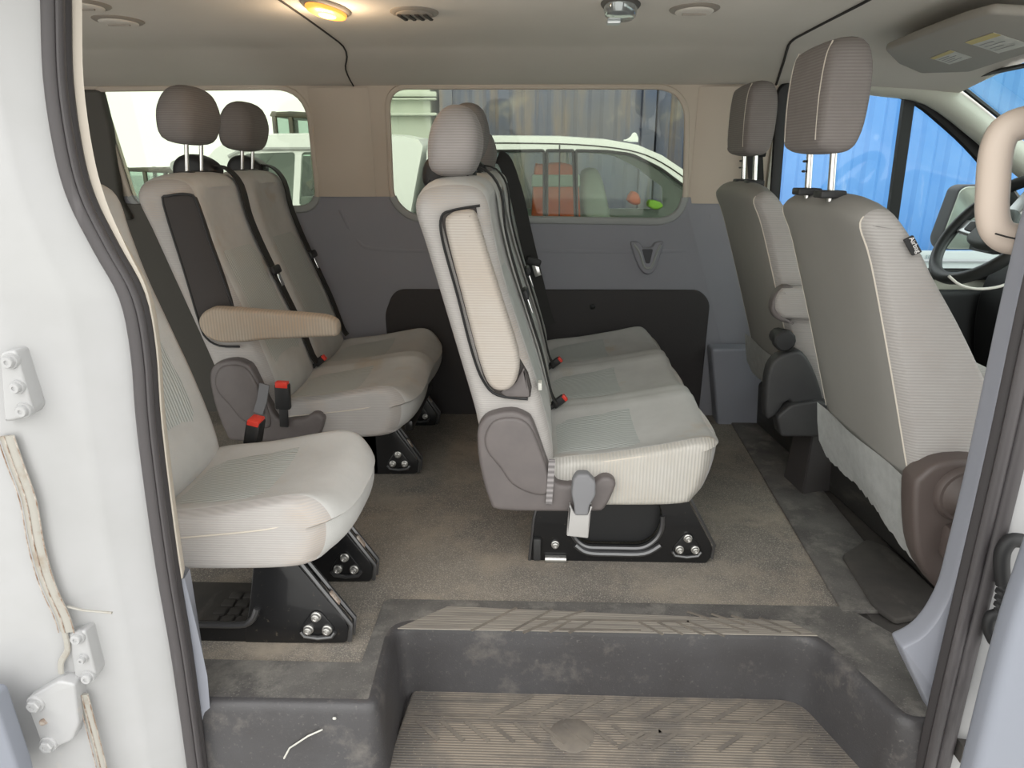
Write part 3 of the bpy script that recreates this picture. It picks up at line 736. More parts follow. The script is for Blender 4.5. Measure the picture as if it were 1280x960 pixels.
# =================================================================== FRONT SEATS
FB = [(.835, .35), (.800, .45), (.728, .68), (.655, .90), (.622, .985), (.626, 1.012), (.65, 1.03), (.685, 1.026), (.722, .98), (.782, .885), (.853, .785), (.924, .675), (.985, .575), (1.03, .47), (1.02, .38), (.93, .335)]
FC = [(.96, .34), (.98, .44), (1.10, .47), (1.30, .475), (1.42, .465), (1.47, .42), (1.45, .34), (1.30, .30), (1.0, .30)]
FH = [(-.036, -.105), (-.047, -.085), (-.050, .0), (-.046, .07), (-.036, .102), (.0, .113), (.032, .10), (.046, .05), (.045, -.04), (.036, -.09), (.02, -.11), (-.01, -.113)]
def front_seat(name, label, cat, y0, y1, dx, hz, hx, hw=.25):
    root = thing(name, label, cat, (1.1+dx, (y0+y1)/2, 0))
    w = (y1-y0)/2
    def mod(x, z, nx, nz, t, y):
        return (max(0, -nx)*.02*abs(t)**6, -max(0, (z-.93)/.12)*.035*abs(t)**3.5)
    def bm_(): return pad(bmesh.new(), sm(shift(FB, dx), 3), y0, y1, .03, ro=.014, nr=5, nm=10, mod=mod, side_slot=1)
    b = obj('backrest', bm_(), [seat_vinyl, seat_weave], root)
    # cream stitching along both rear edges
    for yy, tt in ((y0+.022, .91), (y1-.022, .91)):
        pts = [(dx+x+.0005+.02*tt**6, yy, z-max(0, (z-.93)/.12)*.035*tt**3.5) for x, z in FB[1:6]]
        obj('stitching', TB(sm(pts, 4, False), .0022, n=5), stitch_m, b)
    c = obj('cushion', P(sm(shift(FC, dx), 3), y0+.01, y1-.01, .04, nr=4), seat_weave, root)
    hy = (y0+y1)/2
    pr = sm([(hx+a, hz+bb) for a, bb in FH], 3)
    def hm(x_, z_, nx, nz, t, y):
        return (0, -max(0, (z_-hz)/.11)*.012*abs(t)**4+max(0, (hz-z_)/.11)*.006*abs(t)**3)
    h = obj('headrest', pad(bmesh.new(), pr, hy-hw/2, hy+hw/2, .03, nr=5, nm=8, mod=hm, cen=True), fab_head, root)
    for s in (-1, 1):
        obj('stitching', TB([(x, hy+s*(hw/2-.03), z) for x, z in sm([(hx+a, hz+bb) for a, bb in FH[1:5]], 4, False)], .0016, n=5), stitch_m, h)
        obj('post', TB([(hx+.003, hy+s*.068, hz-.09), (hx+.01, hy+s*.068, 1.015)], .0075, n=12), chrome, h)
        for k in range(4):
            if s > 0: obj('notch', TB([(hx-.006, hy+s*.068-.006, 1.075+.022*k), (hx-.006, hy+s*.068+.006, 1.075+.022*k)], .003, n=5), black_pl, h)
        obj('post_guide', P(rp([(hx-.02, 1.022), (hx+.035, 1.022), (hx+.035, 1.038), (hx-.02, 1.038)], .005), hy+s*.068-.024, hy+s*.068+.024, .004, nr=2), black_pl, root)
    # ragged felt skirt hanging off the bottom of the seat back
    rnd = random.Random(int(y0*100)); n = 46; rows = [[], [], [], []]
    for k in range(n+1):
        u = k/n; y = y0-.004+(y1-y0+.008)*u
        zb = .288+.012*math.sin(u*3.1)+rnd.uniform(-.006, .006)-.06*(1-u)**1.5
        for j, (v, off) in enumerate(((0, -.006), (.35, -.014), (.7, -.02), (1, -.012))):
            z = .45+(zb-.45)*v
            x = .80+(.45-z)*.34+off+.004*math.sin(u*9+v*3)
            rows[j].append((dx+x, y, z))
    bm = loft(bmesh.new(), rows)
    r = bmesh.ops.solidify(bm, geom=bm.faces[:], thickness=.007)
    obj('felt_skirt', bm, felt, root)
    return root, b
ps, pb = front_seat('passenger_seat', 'front passenger seat seen from behind, nearest the open door', 'seat', 1.42, 1.92, 0, 1.225, .622)
ds, db = front_seat('driver_seat', 'driver seat seen from behind, by the far wall', 'seat', 2.24, 2.76, .03, 1.225, .70)
# passenger seat: recliner cover, knob, block
def ITp(*pts): return T(1.385, *pts)
rc = sm(ITp((1140, 610), (1150, 592), (1170, 578), (1200, 573), (1230, 580), (1240, 640), (1220, 720), (1185, 745), (1158, 720), (1142, 680)), 3)
c = obj('recliner_cover', P(rc, 1.375, 1.44, .012, nr=3), brown_pl, ps)
kx, kz = IY(1206, 618, 1.37)
obj('recliner_knob', lathe(bmesh.new(), [(.062, 0), (.062, -.010), (.056, -.018), (.050, -.019), (.044, -.026), (.036, -.040), (.029, -.045), (.001, -.045)], (kx, 1.378, kz), 'y', 28), brown_pl, c)
kx, kz = IY(1196, 676, 1.37)
obj('lower_block', BX((kx, 1.37, kz), (.062, .04, .075), .01), brown_pl, c)
obj('seat_pedestal', P(rp([(1.17, .005), (1.5, .005), (1.5, .30), (1.17, .30)], .02), 1.46, 1.90, .01, nr=2), dark_pl, ps)
# side tag with lettering
ty = 1.405
tq = T(ty, (1130, 300), (1142, 294), (1153, 315), (1141, 320))
tg = obj('side_tag', P(rp(tq, .002), ty, ty+.006, .001, nr=1), black_pl, ps)
cxx = sum(p[0] for p in tq)/4; czz = sum(p[1] for p in tq)/4
ex = (Vector((tq[2][0], 0, tq[2][1]))-Vector((tq[1][0], 0, tq[1][1]))).normalized()
ez = Vector((0, -1, 0)); ey = ez.cross(ex)
text('lettering', 'Airbag', .013, basis((cxx+.002, ty-.0012, czz+.002), ex, ey, ez), white_txt, tg, .0004)
# driver seat: side armrest, knob, recliner cover, pedestal
ar = sm(T(2.22, (966, 385), (966, 372), (973, 360), (985, 358), (1040, 360), (1040, 396), (985, 397), (973, 394)), 3)
obj('armrest', P(ar, 2.19, 2.245, .018, nr=4), seat_weave, ds)
obj('armrest_bracket', P(sm(T(2.225, (961, 385), (966, 366), (977, 356), (990, 358), (978, 372), (974, 390), (990, 402), (980, 402), (968, 397)), 2), 2.2, 2.24, .008, nr=3), cover_pl, ds)
kx, kz = IY(981, 426, 2.18)
kb = obj('adjuster_knob', lathe(bmesh.new(), [(.026, .05), (.028, 0), (.034, -.002), (.034, -.026), (.028, -.032), (.01, -.034), (.001, -.034)], (kx, 2.205, kz), 'y', 12), black_pl, ds)
rc = sm(T(2.2, (956, 520), (958, 470), (968, 448), (985, 440), (1003, 440), (1020, 470), (1030, 515), (1010, 525), (985, 500), (970, 518)), 3)
obj('recliner_cover', P(rc, 2.19, 2.245, .012, nr=3), dark_pl, ds)
rc = T(2.18, (970, 520), (988, 505), (1020, 500), (1040, 505), (1040, 545), (975, 545))
obj('seat_rail_cover', P(rp(rc, .012), 2.17, 2.24, .008, nr=3), dark_pl, ds)
obj('seat_pedestal', P(rp([(1.17, .005), (1.5, .005), (1.5, .30), (1.17, .30)], .02), 2.26, 2.74, .01, nr=2), dark_pl, ds)
# tapered black box at the foot of the driver seat
bm = bmesh.new()
b0 = [IZ(979, 597, .005), IZ(1003, 620, .005), IZ(1056, 611, .005), IZ(1030, 588, .005)]
cx_, cy_ = sum(p[0] for p in b0)/4, sum(p[1] for p in b0)/4
rows = []
for z, k in ((.005, 1), (.02, .99), (.10, .92), (.21, .82), (.225, .76)):
    rows.append([(cx_+(p[0]-cx_)*k, cy_+(p[1]-cy_)*k, z) for p in b0])
loft(bm, rows, True, True)
bmesh.ops.bevel(bm, geom=bm.edges[:], offset=.004, segments=2, affect='EDGES')
tag(obj('pedestal_box', bm, mat('box_plastic', (.055, .05, .05), .5, bump=.15, bs=300), ds), 'tapered box at the foot of the seat')
# long black cross beam ahead of both front seats' feet
bm = bmesh.new(); rows = []
for k in range(9):
    u = k/8; y = 1.38+(2.93-1.38)*u; v = max(0, (u-.25)/.75)
    sec = rp([(1.065-.10*v, .006), (1.15-.04*v, .006), (1.15-.04*v, .115+.10*v), (1.12-.05*v, .135+.10*v), (1.09-.09*v, .135+.10*v), (1.07-.115*v, .09+.10*v)], .012)
    rows.append([(a, y, b) for a, b in sec])
loft(bm, rows, True, True)
t = single('cross_beam', bm, mat('beam_paint', (.032, .031, .029), .42, scratch=((.10, .095, .085), 16, .55, .8, (1, .3, 1)), bump=.2, bs=120), 'long black steel beam on the floor beneath both front seat backs', 'beam')
lx, ly = 1.06, 1.66
obj('wire_loop', TB(sm([(lx-.02, ly, .135), (lx-.03, ly+.01, .16), (lx-.01, ly+.02, .175), (lx+.01, ly+.035, .155), (lx, ly+.045, .13)], 5, False), .004, n=6), lip_metal, t)
for k, (xx, yy) in enumerate(((1.09, 1.80), (1.085, 2.02))):
    obj('lug', BX((xx, yy, .137), (.05, .09, .012), .004), black_metal, t)
# loose rubber mat corner on the cab floor
q = [IZ(1052, 700, .004), IZ(1082, 680, .004), IZ(1110, 690, .004), IZ(1172, 748, .004), IZ(1174, 772, .004), IZ(1118, 782, .004), IZ(1090, 762, .004)]
single('floor_mat', pad(bmesh.new(), rp(q, .015), .004, .022, .006, nr=3, mp=lambda a, b, d: (a, b, d)), mat_m, 'black plastic mat in the foot space behind the passenger seat', 'mat')

# =================================================================== ENTRY STEP
path = [(-.733, 1.213), (-.70, 1.213)]+rp([(-.70, 1.213), (-.333, 1.216), (-.343, 1.490), (.676, 1.490), (.765, 1.205), (.86, 1.205)], [0, .02, .06, .07, .03, 0], 6)[1:]
path = [p for i, p in enumerate(path) if i == 0 or (Vector(p)-Vector(path[i-1])).length > 1e-4]
def pnorm(pth):
    out = []
    for i in range(len(pth)):
        a, b = Vector(pth[max(0, i-1)]), Vector(pth[min(len(pth)-1, i+1)])
        t_ = (b-a).normalized(); out.append((t_.y, -t_.x))
    return out
pn = pnorm(path)
step = thing('entry_step', 'scuffed black plastic step well inside the open sliding door', 'step', (.2, 1.35, -.18))
rows = []
for off, z in ((-.012, .010), (-.004, .009), (.002, .005), (.007, -.002), (.010, -.012), (.014, -.06), (.02, -.15), (.028, -.185), (.03, -.34)):
    rows.append([(p[0]+n_[0]*off, p[1]+n_[1]*off, z) for p, n_ in zip(path, pn)])
obj('riser', loft(bmesh.new(), rows), rubber, step, ang=60)
inner = [(p[0]+n_[0]*-.012, p[1]+n_[1]*-.012) for p, n_ in zip(path, pn)]
outer = [(.86, 1.225), (.955, 1.355), (.80, 1.595), (-.372, 1.589), (-.385, 1.575), (-.388, 1.342), (-.77, 1.342)]
bm = holed(bmesh.new(), inner+outer, [], .004, .010, lambda a, b, d: (a, b, d))
obj('deck', bm, deck_m, step, smooth=False)
# worn tread strip with chevrons along the upper edge
ts = [IZ(497, 786, .011), IZ(560, 758, .011), IZ(985, 776, .011), IZ(1022, 795, .011)]
tp = obj('tread_strip', pad(bmesh.new(), ts, .0095, .0125, .001, nr=1, mp=lambda a, b, d: (a, b, d)), tread_light, step)
GZ = [0]
def flat_line(pts, z, r):
    bm = bmesh.new(); GZ[0] += 1
    z += (GZ[0] % 40)*.00006
    for (xa, ya), (xb, yb) in zip(pts, pts[1:]):
        a, b = Vector((xa, ya, z)), Vector((xb, yb, z)); t_ = (b-a); L_ = t_.length+r
        box(bm, (a+b)/2, (L_, r*1.6, .0010), 0, Matrix.Rotation(math.atan2(t_.y, t_.x), 3, 'Z'))
    return bm
def strip_lines(parent, lines, z, r, m):
    for ln in lines:
        obj('groove', flat_line([IZ(px, py, z) for px, py in ln], z, r), m, parent, smooth=False)
strip_lines(tp, [((645, 760), (590, 788)), ((690, 762), (640, 789)), ((730, 763), (655, 790)), ((690, 775), (655, 791)), ((712, 776), (688, 790)), ((740, 776), (712, 791)), ((672, 774), (860, 777), (905, 795)), ((700, 787), (800, 788)), ((800, 778), (828, 793)), ((823, 778), (853, 793)), ((846, 778), (880, 794)), ((860, 765), (935, 790)), ((890, 768), (930, 781)), ((915, 770), (975, 790)), ((950, 773), (1000, 792))], .0128, .0045, groove_m)
# the tread itself
zt = -.172
tl = [(-.300, 1.02), (-.318, 1.25), (-.30, 1.47), (-.27, 1.495), (.67, 1.495), (.70, 1.47), (.76, 1.25), (.83, 1.02)]
tr = obj('tread', pad(bmesh.new(), rp(tl, [0, .02, .05, .03, .03, .05, .02, 0], 5), zt-.03, zt, .008, nr=3, mp=lambda a, b, d: (a, b, d)), tread_m, step)
lines = []
rnd = random.Random(3)
def tgroove(pts, r=.006):
    obj('groove', flat_line(pts, zt+.0004, r), groove_m, tr, smooth=False)
for k in range(9):      # diagonal ribs, lower left
    x0 = -.27+.058*k
    tgroove([(x0, 1.365), (x0+.055, 1.31)])
for k in range(8):      # upper row leaning the other way
    x0 = -.10+.088*k
    tgroove([(x0, 1.385), (x0+.10, 1.455)], .007)
for k in range(6):
    x0 = .20+.075*k
    tgroove([(x0, 1.30), (x0+.06, 1.345)], .006)
tgroove([(-.28, 1.385), (.60, 1.385)], .004)
tgroove([(.20, 1.30), (.30, 1.352), (.66, 1.352)], .006)
obj('worn_patch', lathe(bmesh.new(), [(.052, 0), (.05, .0012), (.02, .0012), (.001, .0012)], (.095, 1.335, zt), 'z', 18), groove_m, tr)
# pale scratch and chip on the left face
px_ = [(355, 948), (362, 935), (385, 920), (403, 912)]
obj('scratch', TB([(a, 1.1965, b) for a, b in [IY(p[0], p[1], 1.1965) for p in px_]], .002, n=5), label_m, step)
a, b = IY(418, 898, 1.198); obj('chip', BX((a, 1.198, b), (.008, .004, .006), .002), label_m, step)

# =================================================================== BODY AROUND THE DOOR OPENING
SL = T(1.18, (68, -60), (70, 0), (73, 100), (86, 190), (103, 250), (133, 310), (165, 370), (179, 440), (187, 540), (208, 700), (228, 820), (247, 960), (258, 1050))
SL = sm(SL, 4, False)
jamb_rows = []
for x, z in SL:
    zz = z
    fall = max(0, min(1, (z+.2)/1.6))
    r_ = []
    straight = -.70-.02*fall
    for d, y in ((-.004, 1.20), (.010, 1.185), (.028, 1.176), (.055, 1.168), (.075, 1.150), (.088, 1.142), (.12, 1.136), (.15, 1.118), (.165, 1.112), (.20, 1.108), (.26, 1.104), (.32, 1.10), (.42, 1.095)):
        k = min(1, d/.25)
        xx = x-d
        xx = xx*(1-k)+(straight-.01-d)*k
        r_.append((xx, y, zz))
    jamb_rows.append(r_)
bm = loft(bmesh.new(), jamb_rows)
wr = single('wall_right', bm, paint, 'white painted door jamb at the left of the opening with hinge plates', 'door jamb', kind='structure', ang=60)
# lower edge of the jamb and outer skin
def jy(px, py, Y=1.10): a, b = IY(px, py, Y); return (a, Y, b)
# inner trim sliver behind the seal
rows = [[(x+.008, 1.20, z), (x+.012+.012*min(1, max(0, (z-.85)/.2)), 1.206, z), (x+.0, 1.24, z), (x-.09, 1.30, z)] for x, z in SL if z > .30]
obj('inner_trim', loft(bmesh.new(), rows), cream, wr)
rows = [[(x+.008, 1.20, z), (x+.014+.07*max(0, .27-abs(z-.06)), 1.206, z), (x+.01, 1.24, z), (x-.08, 1.30, z)] for x, z in SL if z <= .36]
obj('inner_trim', loft(bmesh.new(), rows), pillar_m, wr)
# door seal: channel and bulb
s = thing('trim_3', 'black rubber door seal curving down the left side of the opening', 'door seal', (-.7, 1.18, .5), kind='structure')
obj('channel', TB([(x+.003, 1.19, z) for x, z in SL], .0135, n=10, r2=.012, up=(0, 1, 0)), seal_dark, s)
obj('bulb', TB([(x-.003, 1.168, z) for x, z in SL], .0115, n=12, r2=.011, up=(0, 1, 0)), rubber_seal, s)
obj('bulb', TB([(x+.0115, 1.172, z) for x, z in SL], .0055, n=10, r2=.009, up=(0, 1, 0)), rubber_seal, s)
# hinge plates and bolts on the jamb
def plate_thing(name, label, poly, Y, th, bolts_, hole=None, group=None):
    t = thing(name, label, 'hinge plate', jy(poly[0][0], poly[0][1], Y), group)
    pr = rp(T(Y, *poly), .008)
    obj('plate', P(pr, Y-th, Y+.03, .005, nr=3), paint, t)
    for bx_, by_, r_ in bolts_:
        a, b = IY(bx_, by_, Y)
        bm = bmesh.new()
        lathe(bm, [(r_*1.35, 0), (r_*1.35, -th-.002), (r_*1.25, -th-.004)], (a, Y, b), 'y', 20)
        lathe(bm, [(r_, -th-.003), (r_, -th-.010), (r_*.85, -th-.012), (r_*.4, -th-.012), (r_*.35, -th-.010), (.0005, -th-.010)], (a, Y, b), 'y', 6 if r_ > .011 else 14)
        obj('bolt', bm, paint, t)
    if hole:
        a, b = IY(hole[0], hole[1], Y)
        obj('slot', TB([(a-.004, Y-th-.0005, b-.002), (a+.004, Y-th-.0005, b+.002)], .0065, n=10), rust_m, t)
    return t
plate_thing('hinge_plate', 'white painted plate with two bolts and a slot low on the left jamb', [(36, 870), (78, 846), (98, 850), (103, 900), (95, 920), (60, 935)], 1.095, .012, [(50, 874, .013), (66, 924, .013)], (60, 896))
plate_thing('hinge_plate', 'white strip with three bolts high on the left jamb', [(2, 440), (22, 436), (44, 512), (38, 520), (8, 527)], 1.10, .006, [(17, 450, .010), (26, 482, .009), (34, 511, .010)])
plate_thing('hinge_plate', 'white strip with three bolts above the lower hinge plate', [(86, 790), (108, 786), (122, 842), (118, 850), (96, 852)], 1.108, .005, [(100, 794, .010), (107, 820, .007), (113, 843, .010)])
# brown stained seam sealer
for pts, r_ in (([(8, 545), (20, 580), (36, 625), (46, 680), (60, 730), (78, 770), (84, 790)], .014), ([(104, 868), (110, 890), (118, 920), (128, 960), (134, 990)], .010), ([(80, 790), (84, 812), (76, 828), (76, 842)], .006)):
    q = [jy(a, b, 1.10) for a, b in sm(pts, 4, False)]
    obj('seam_sealer', TB([(x, y+.001, z) for x, y, z in q], r_, n=8, r2=.003, up=(0, 1, 0)), sealer_m, wr)
    if r_ > .008:
        for s_ in (-1.05, -.2, 1.05): obj('seam_line', TB([(x+r_*s_, y-.0025, z) for x, y, z in q], .0011, n=6), rust_m, wr)
q = [jy(a, b, 1.105) for a, b in ((84, 758), (105, 763), (140, 766))]
obj('pressed_edge', TB(q, .003, n=6, r2=.002), sealer_m, wr)
# sliding door edge beyond the jamb, bottom left corner
bm = P(rp(T(1.03, (-60, 860), (-4, 868), (27, 960), (36, 1000), (-60, 1000)), .01), 1.02, 1.06, .008)
single('door_2', bm, door_m, 'grey edge of the slid back door at the lower left corner', 'door', kind='structure')
# right side of the opening
SRp = [(.836, 1.47), (.832, 1.25), (.829, 1.0)]+T(1.18, (1312, 320), (1293, 400), (1258, 560), (1220, 720), (1184, 870), (1162, 970), (1150, 1040))
SRp = sm(SRp, 4, False)
s = thing('trim_4', 'black rubber door seal straight down the right side of the opening', 'door seal', (.83, 1.18, .5), kind='structure')
obj('channel', TB([(x-.002, 1.19, z) for x, z in SRp], .024, n=10, r2=.014, up=(0, 1, 0)), seal_dark, s)
obj('bulb', TB([(x-.010, 1.170, z) for x, z in SRp], .011, n=10, r2=.010, up=(0, 1, 0)), rubber_seal, s)
obj('bulb', TB([(x+.014, 1.168, z) for x, z in SRp], .014, n=10, r2=.011, up=(0, 1, 0)), rubber_seal, s)
rows = []
for x, z in SRp:
    rows.append([(x+.022, 1.2, z), (x+.03, 1.172, z), (x+.055, 1.168, z), (x+.08, 1.165, z), (x+.10, 1.15, z), (x+.16, 1.15, z)])
single('wall_right_pillar', loft(bmesh.new(), rows), paint, 'white painted pillar at the right of the opening', 'pillar', kind='structure', ang=60)
# pale inner pillar trim between passenger seat and seal
rt = [(.93, 1.47), (.86, 1.47), (.85, 1.2)]+T(1.235, (1310, 220), (1288, 290), (1262, 400), (1247, 470), (1217, 610), (1184, 742), (1166, 775), (1148, 795), (1124, 806), (1132, 826), (1150, 862), (1164, 892), (1170, 960), (1240, 960))
single('trim_5', P(rp(rt, [0, 0, 0, .02, .02, .05, .05, .05, .05, .05, .05, .008, .02, .02, .01, 0, 0], 4), 1.225, 1.275, .014, ro=.004, nr=4), pillar_m, 'pale blue grey pillar trim beside the passenger seat', 'pillar trim', kind='structure')
# front door edge, lower right
fd = T(1.0, (1360, 540), (1296, 640), (1276, 700), (1252, 770), (1231, 850), (1203, 965), (1190, 1020), (1360, 1020))
dfront = single('door_3', P(rp(fd, [0, .03, .04, .06, .06, .06, 0, 0], 4), .97, 1.02, .016, nr=4), door_m, 'pale blue grey inner edge of the front door at the lower right', 'door', kind='structure')
# wiring boot and check strap between pillar and front door
t = thing('wiring_boot', 'black ribbed rubber wiring boot between white pillar and grey door edge', 'wiring boot', jy(1250, 690, 1.12))
def curve3(pts, Y): return [jy(a, b, Y) for a, b in sm(pts, 4, False)]
pp = curve3([(1278, 676), (1264, 676), (1254, 688), (1252, 706), (1254, 728)], 1.145)
obj('elbow', TB(pp, .013, n=12), black_pl, t)
for k in range(5):
    a = jy(1254-1.5*k, 732+8*k, 1.145)
    obj('bellow', TB([(a[0], a[1], a[2]+.003), (a[0]-.001, a[1], a[2]-.003)], .0115-.0008*k, n=12), black_pl, t)
pp = curve3([(1246, 768), (1238, 772), (1236, 786), (1243, 802)], 1.145)
obj('plug', TB(pp, .011, n=10), black_pl, t)
# grab handle on the pillar, top right
gh = [jy(a, b, 1.30) for a, b in ((1330, 150), (1300, 151), (1274, 155), (1256, 164), (1247, 182), (1243, 205), (1241, 235), (1240, 262), (1244, 284), (1256, 296), (1276, 300), (1300, 303), (1330, 306))]
gh = sm(gh, 4, False)
t = thing('grab_handle', 'cream moulded grab handle on the pillar at the upper right', 'grab handle', gh[0])
obj('grip', TB(gh, .027, n=12, r2=.022, up=(0, 1, 0)), mat('cream_handle', (.56, .47, .40), .55), t)
q = [jy(a_, b_, 1.272) for a_, b_ in ((1244, 292), (1258, 296), (1272, 299), (1280, 304), (1284, 318))]
obj('cover_joint', TB(q, .0016, n=5), seam_m, t)
obj('pillar_mount', BX((gh[-1][0]+.06, 1.30, (gh[0][2]+gh[-1][2])/2), (.06, .07, .32), .02), MATS['cream_handle'], t)

# =================================================================== CAB DETAILS
# sun visor with two warning labels
def plane_pt(px, py, P0, n_):
    d = ray(px, py); o_ = Vector((0, 0, H)); tt = (Vector(P0)-o_).dot(n_)/d.dot(n_)
    return o_+d*tt
vn = Vector((.05, 0, 1)).normalized(); V0 = (1.2, 2.4, 1.392)
def vis(px, py, dz=0): return tuple(plane_pt(px, py, V0, vn)+Vector((0, 0, dz)))
outl = [vis(a, b) for a, b in ((1106, 64), (1150, 46), (1205, 26), (1240, 17), (1290, 20), (1330, 30), (1330, 60), (1282, 68), (1214, 90), (1150, 92), (1122, 80))]
flat = rp([(p[0], p[1]) for p in outl], .02, 4)
def vz(x, y): return V0[2]-(x-V0[0])*vn.x/vn.z
sv = thing('sun_visor', 'grey driver sun visor with two warning labels folded under the headliner', 'sun visor', (1.2, 2.4, 1.392))
obj('panel', pad(bmesh.new(), flat, 0, .022, .009, nr=3, mp=lambda a, b, d: (a, b, vz(a, b)+d)), mat('visor_fabric', (.33, .31, .275), .9, bump=.15), sv)
for k, (pts, m_) in enumerate((((1163, 72), (1188, 62), (1215, 71), (1187, 80)), ), 1) if False else enumerate((((1163, 72), (1188, 62), (1215, 71), (1187, 80)), ((1206, 52), (1240, 40), (1286, 55), (1248, 66)))) if False else []: pass
for pts in (((1163, 72), (1188, 62), (1215, 71), (1187, 80)), ((1206, 52), (1242, 40), (1288, 55), (1248, 66))):
    c4 = [Vector(vis(a, b, -.0015)) for a, b in pts]
    bm = bmesh.new(); up_ = [p+Vector((0, 0, .001)) for p in c4]
    loft(bm, [c4, up_], True, True)
    lab = obj('warning_label', bm, label_m, sv)
    bm = bmesh.new(); A, B = c4[0], c4[1]; D = c4[3]
    band4 = [A, B, B+(c4[2]-B)*.2, A+(D-A)*.2]
    loft(bm, [[p-Vector((0, 0, .0006)) for p in band4], [p for p in band4]], True, True)
    obj('yellow_band', bm, label_y, lab)
    for k in range(4):
        f0 = .34+.15*k
        p0 = A+(D-A)*f0+(B-A)*.12; p1 = A+(D-A)*f0+(B-A)*(.8 if k % 2 else .6)
        obj('print_line', TB([p0-Vector((0, 0, .0005)), p1-Vector((0, 0, .0005))], .0022, n=4, r2=.0004), strap_m, lab)
a = vis(1181, 95, 0)
obj('pivot', TB([(a[0], a[1], a[2]+.015), (a[0], a[1], a[2]+.05)], .01, n=10), dark_pl, sv)
# dashboard
dp_ = sm([(1.90, .0), (1.84, .25), (1.80, .45), (1.80, .60), (1.84, .70), (1.93, .745), (2.2, .77), (2.48, .76), (2.5, .0)], 3)
single('dashboard', P(dp_, 1.30, 2.94, .03, nr=3), dash_m, 'black dashboard at the right behind the steering wheel', 'dashboard')
# steering wheel
n_ = Vector((-.78, 0, .62)).normalized(); wc = Vector((1.50, 2.43, .885)); e1 = Vector((0, 1, 0)); e2 = n_.cross(e1)
sw = thing('steering_wheel', 'black steering wheel in front of the driver side window', 'steering wheel', wc)
R_ = .205
obj('rim', TB([wc+e1*R_*math.cos(a)+e2*R_*math.sin(a) for a in [2*math.pi*k/48 for k in range(48)]], .0205, n=10, closed=True), wheel_m, sw)
MW_ = Matrix(((e1.x, e2.x, n_.x, wc.x), (e1.y, e2.y, n_.y, wc.y), (e1.z, e2.z, n_.z, wc.z), (0, 0, 0, 1)))
def wl(a, b, d): return tuple(MW_ @ Vector((a, b, d)))
def wtube(pts, r, **k): return TB([wl(*p) for p in pts], r, **k)
hubp = sm([(-.085, .04), (-.06, .065), (0, .072), (.06, .065), (.085, .04), (.075, -.03), (.04, -.07), (0, -.078), (-.04, -.07), (-.075, -.03)], 3)
hb = obj('hub', pad(bmesh.new(), hubp, -.03, .012, .014, nr=4, mp=wl), hub_m, sw)
bm = bmesh.new(); tube(bm, [wl(.030*math.cos(a), .012*math.sin(a), .0125) for a in [2*math.pi*k/24 for k in range(24)]], .0016, n=6, closed=True)
em = obj('oval_emblem', bm, silver, hb)
text('emblem_script', 'Ford', .014, MW_ @ Matrix.Translation((0, 0, .0128)) , silver, em, .0003)
for sx in (-1, 1):
    obj('spoke', P(rp([(sx*.07, .035), (sx*.185, .03), (sx*.185, -.02), (sx*.07, -.03)], .008), -.022, .0, .006, mp=wl), silver, sw)
    obj('switch_pad', P(rp([(sx*.085, .026), (sx*.14, .022), (sx*.14, -.012), (sx*.085, -.02)], .006), -.002, .006, .003, mp=wl), black_pl, sw)
obj('spoke', P(rp([(-.035, -.06), (.035, -.06), (.05, -.185), (-.05, -.185)], .008), -.024, -.004, .006, mp=wl), silver, sw)
obj('column', TB([wl(0, 0, -.02), wl(0, -.02, -.25)], .045, n=14), dash_m, sw)
cb = [(1186, 345), (1200, 356), (1222, 361), (1250, 358), (1272, 348), (1290, 338)]
q = [(IY(a, b, 2.25)[0], 2.25, IY(a, b, 2.25)[1]) for a, b in sm(cb, 4, False)]
single('cable', TB(q, .0045, n=6), cable_m, 'thin white cable hanging in an arc under the steering wheel', 'cable')
# belt guide on the pillar behind the driver headrest
t = thing('belt_guide', 'black seat belt loop on the pillar behind the driver headrest', 'belt guide', (.86, 2.96, 1.08))
a, b = IY(953, 191, 2.95); obj('swivel', TB([(a-.03, 2.955, b), (a+.012, 2.955, b)], .016, n=10), black_pl, t)
q = [IY(x_, y_, 2.95) for x_, y_ in ((944, 193), (946, 235), (948, 300))]
obj('webbing', ribbon([(x_, 2.955, z_) for x_, z_ in q], .06, .004, (1, 0, 0)), belt_m, t)
# door mirror outside the driver window
mq = T(3.22, (1172, 300), (1196, 236), (1204, 231), (1240, 231), (1246, 312), (1176, 312))
t = thing('door_mirror', 'outside door mirror with glass coloured like reflected sky beyond the driver window', 'mirror', (1.6, 3.22, .9))
obj('housing', P(rp(mq, .02, 4), 3.20, 3.30, .015, nr=3), black_pl, t)
cxm = sum(p[0] for p in mq)/6; czm = sum(p[1] for p in mq)/6
obj('glass', P(rp([(cxm+(x-cxm)*.95, czm+(z-czm)*.95) for x, z in mq], .02, 4), 3.194, 3.202, .002, nr=1), mat('mirror_sky_tone', (.62, .66, .55), .12, .35), t)  # pale sky reflection is put into the glass colour
obj('arm', BX((cxm+.08, 3.13, czm-.12), (.10, .2, .04), .01), black_pl, t)
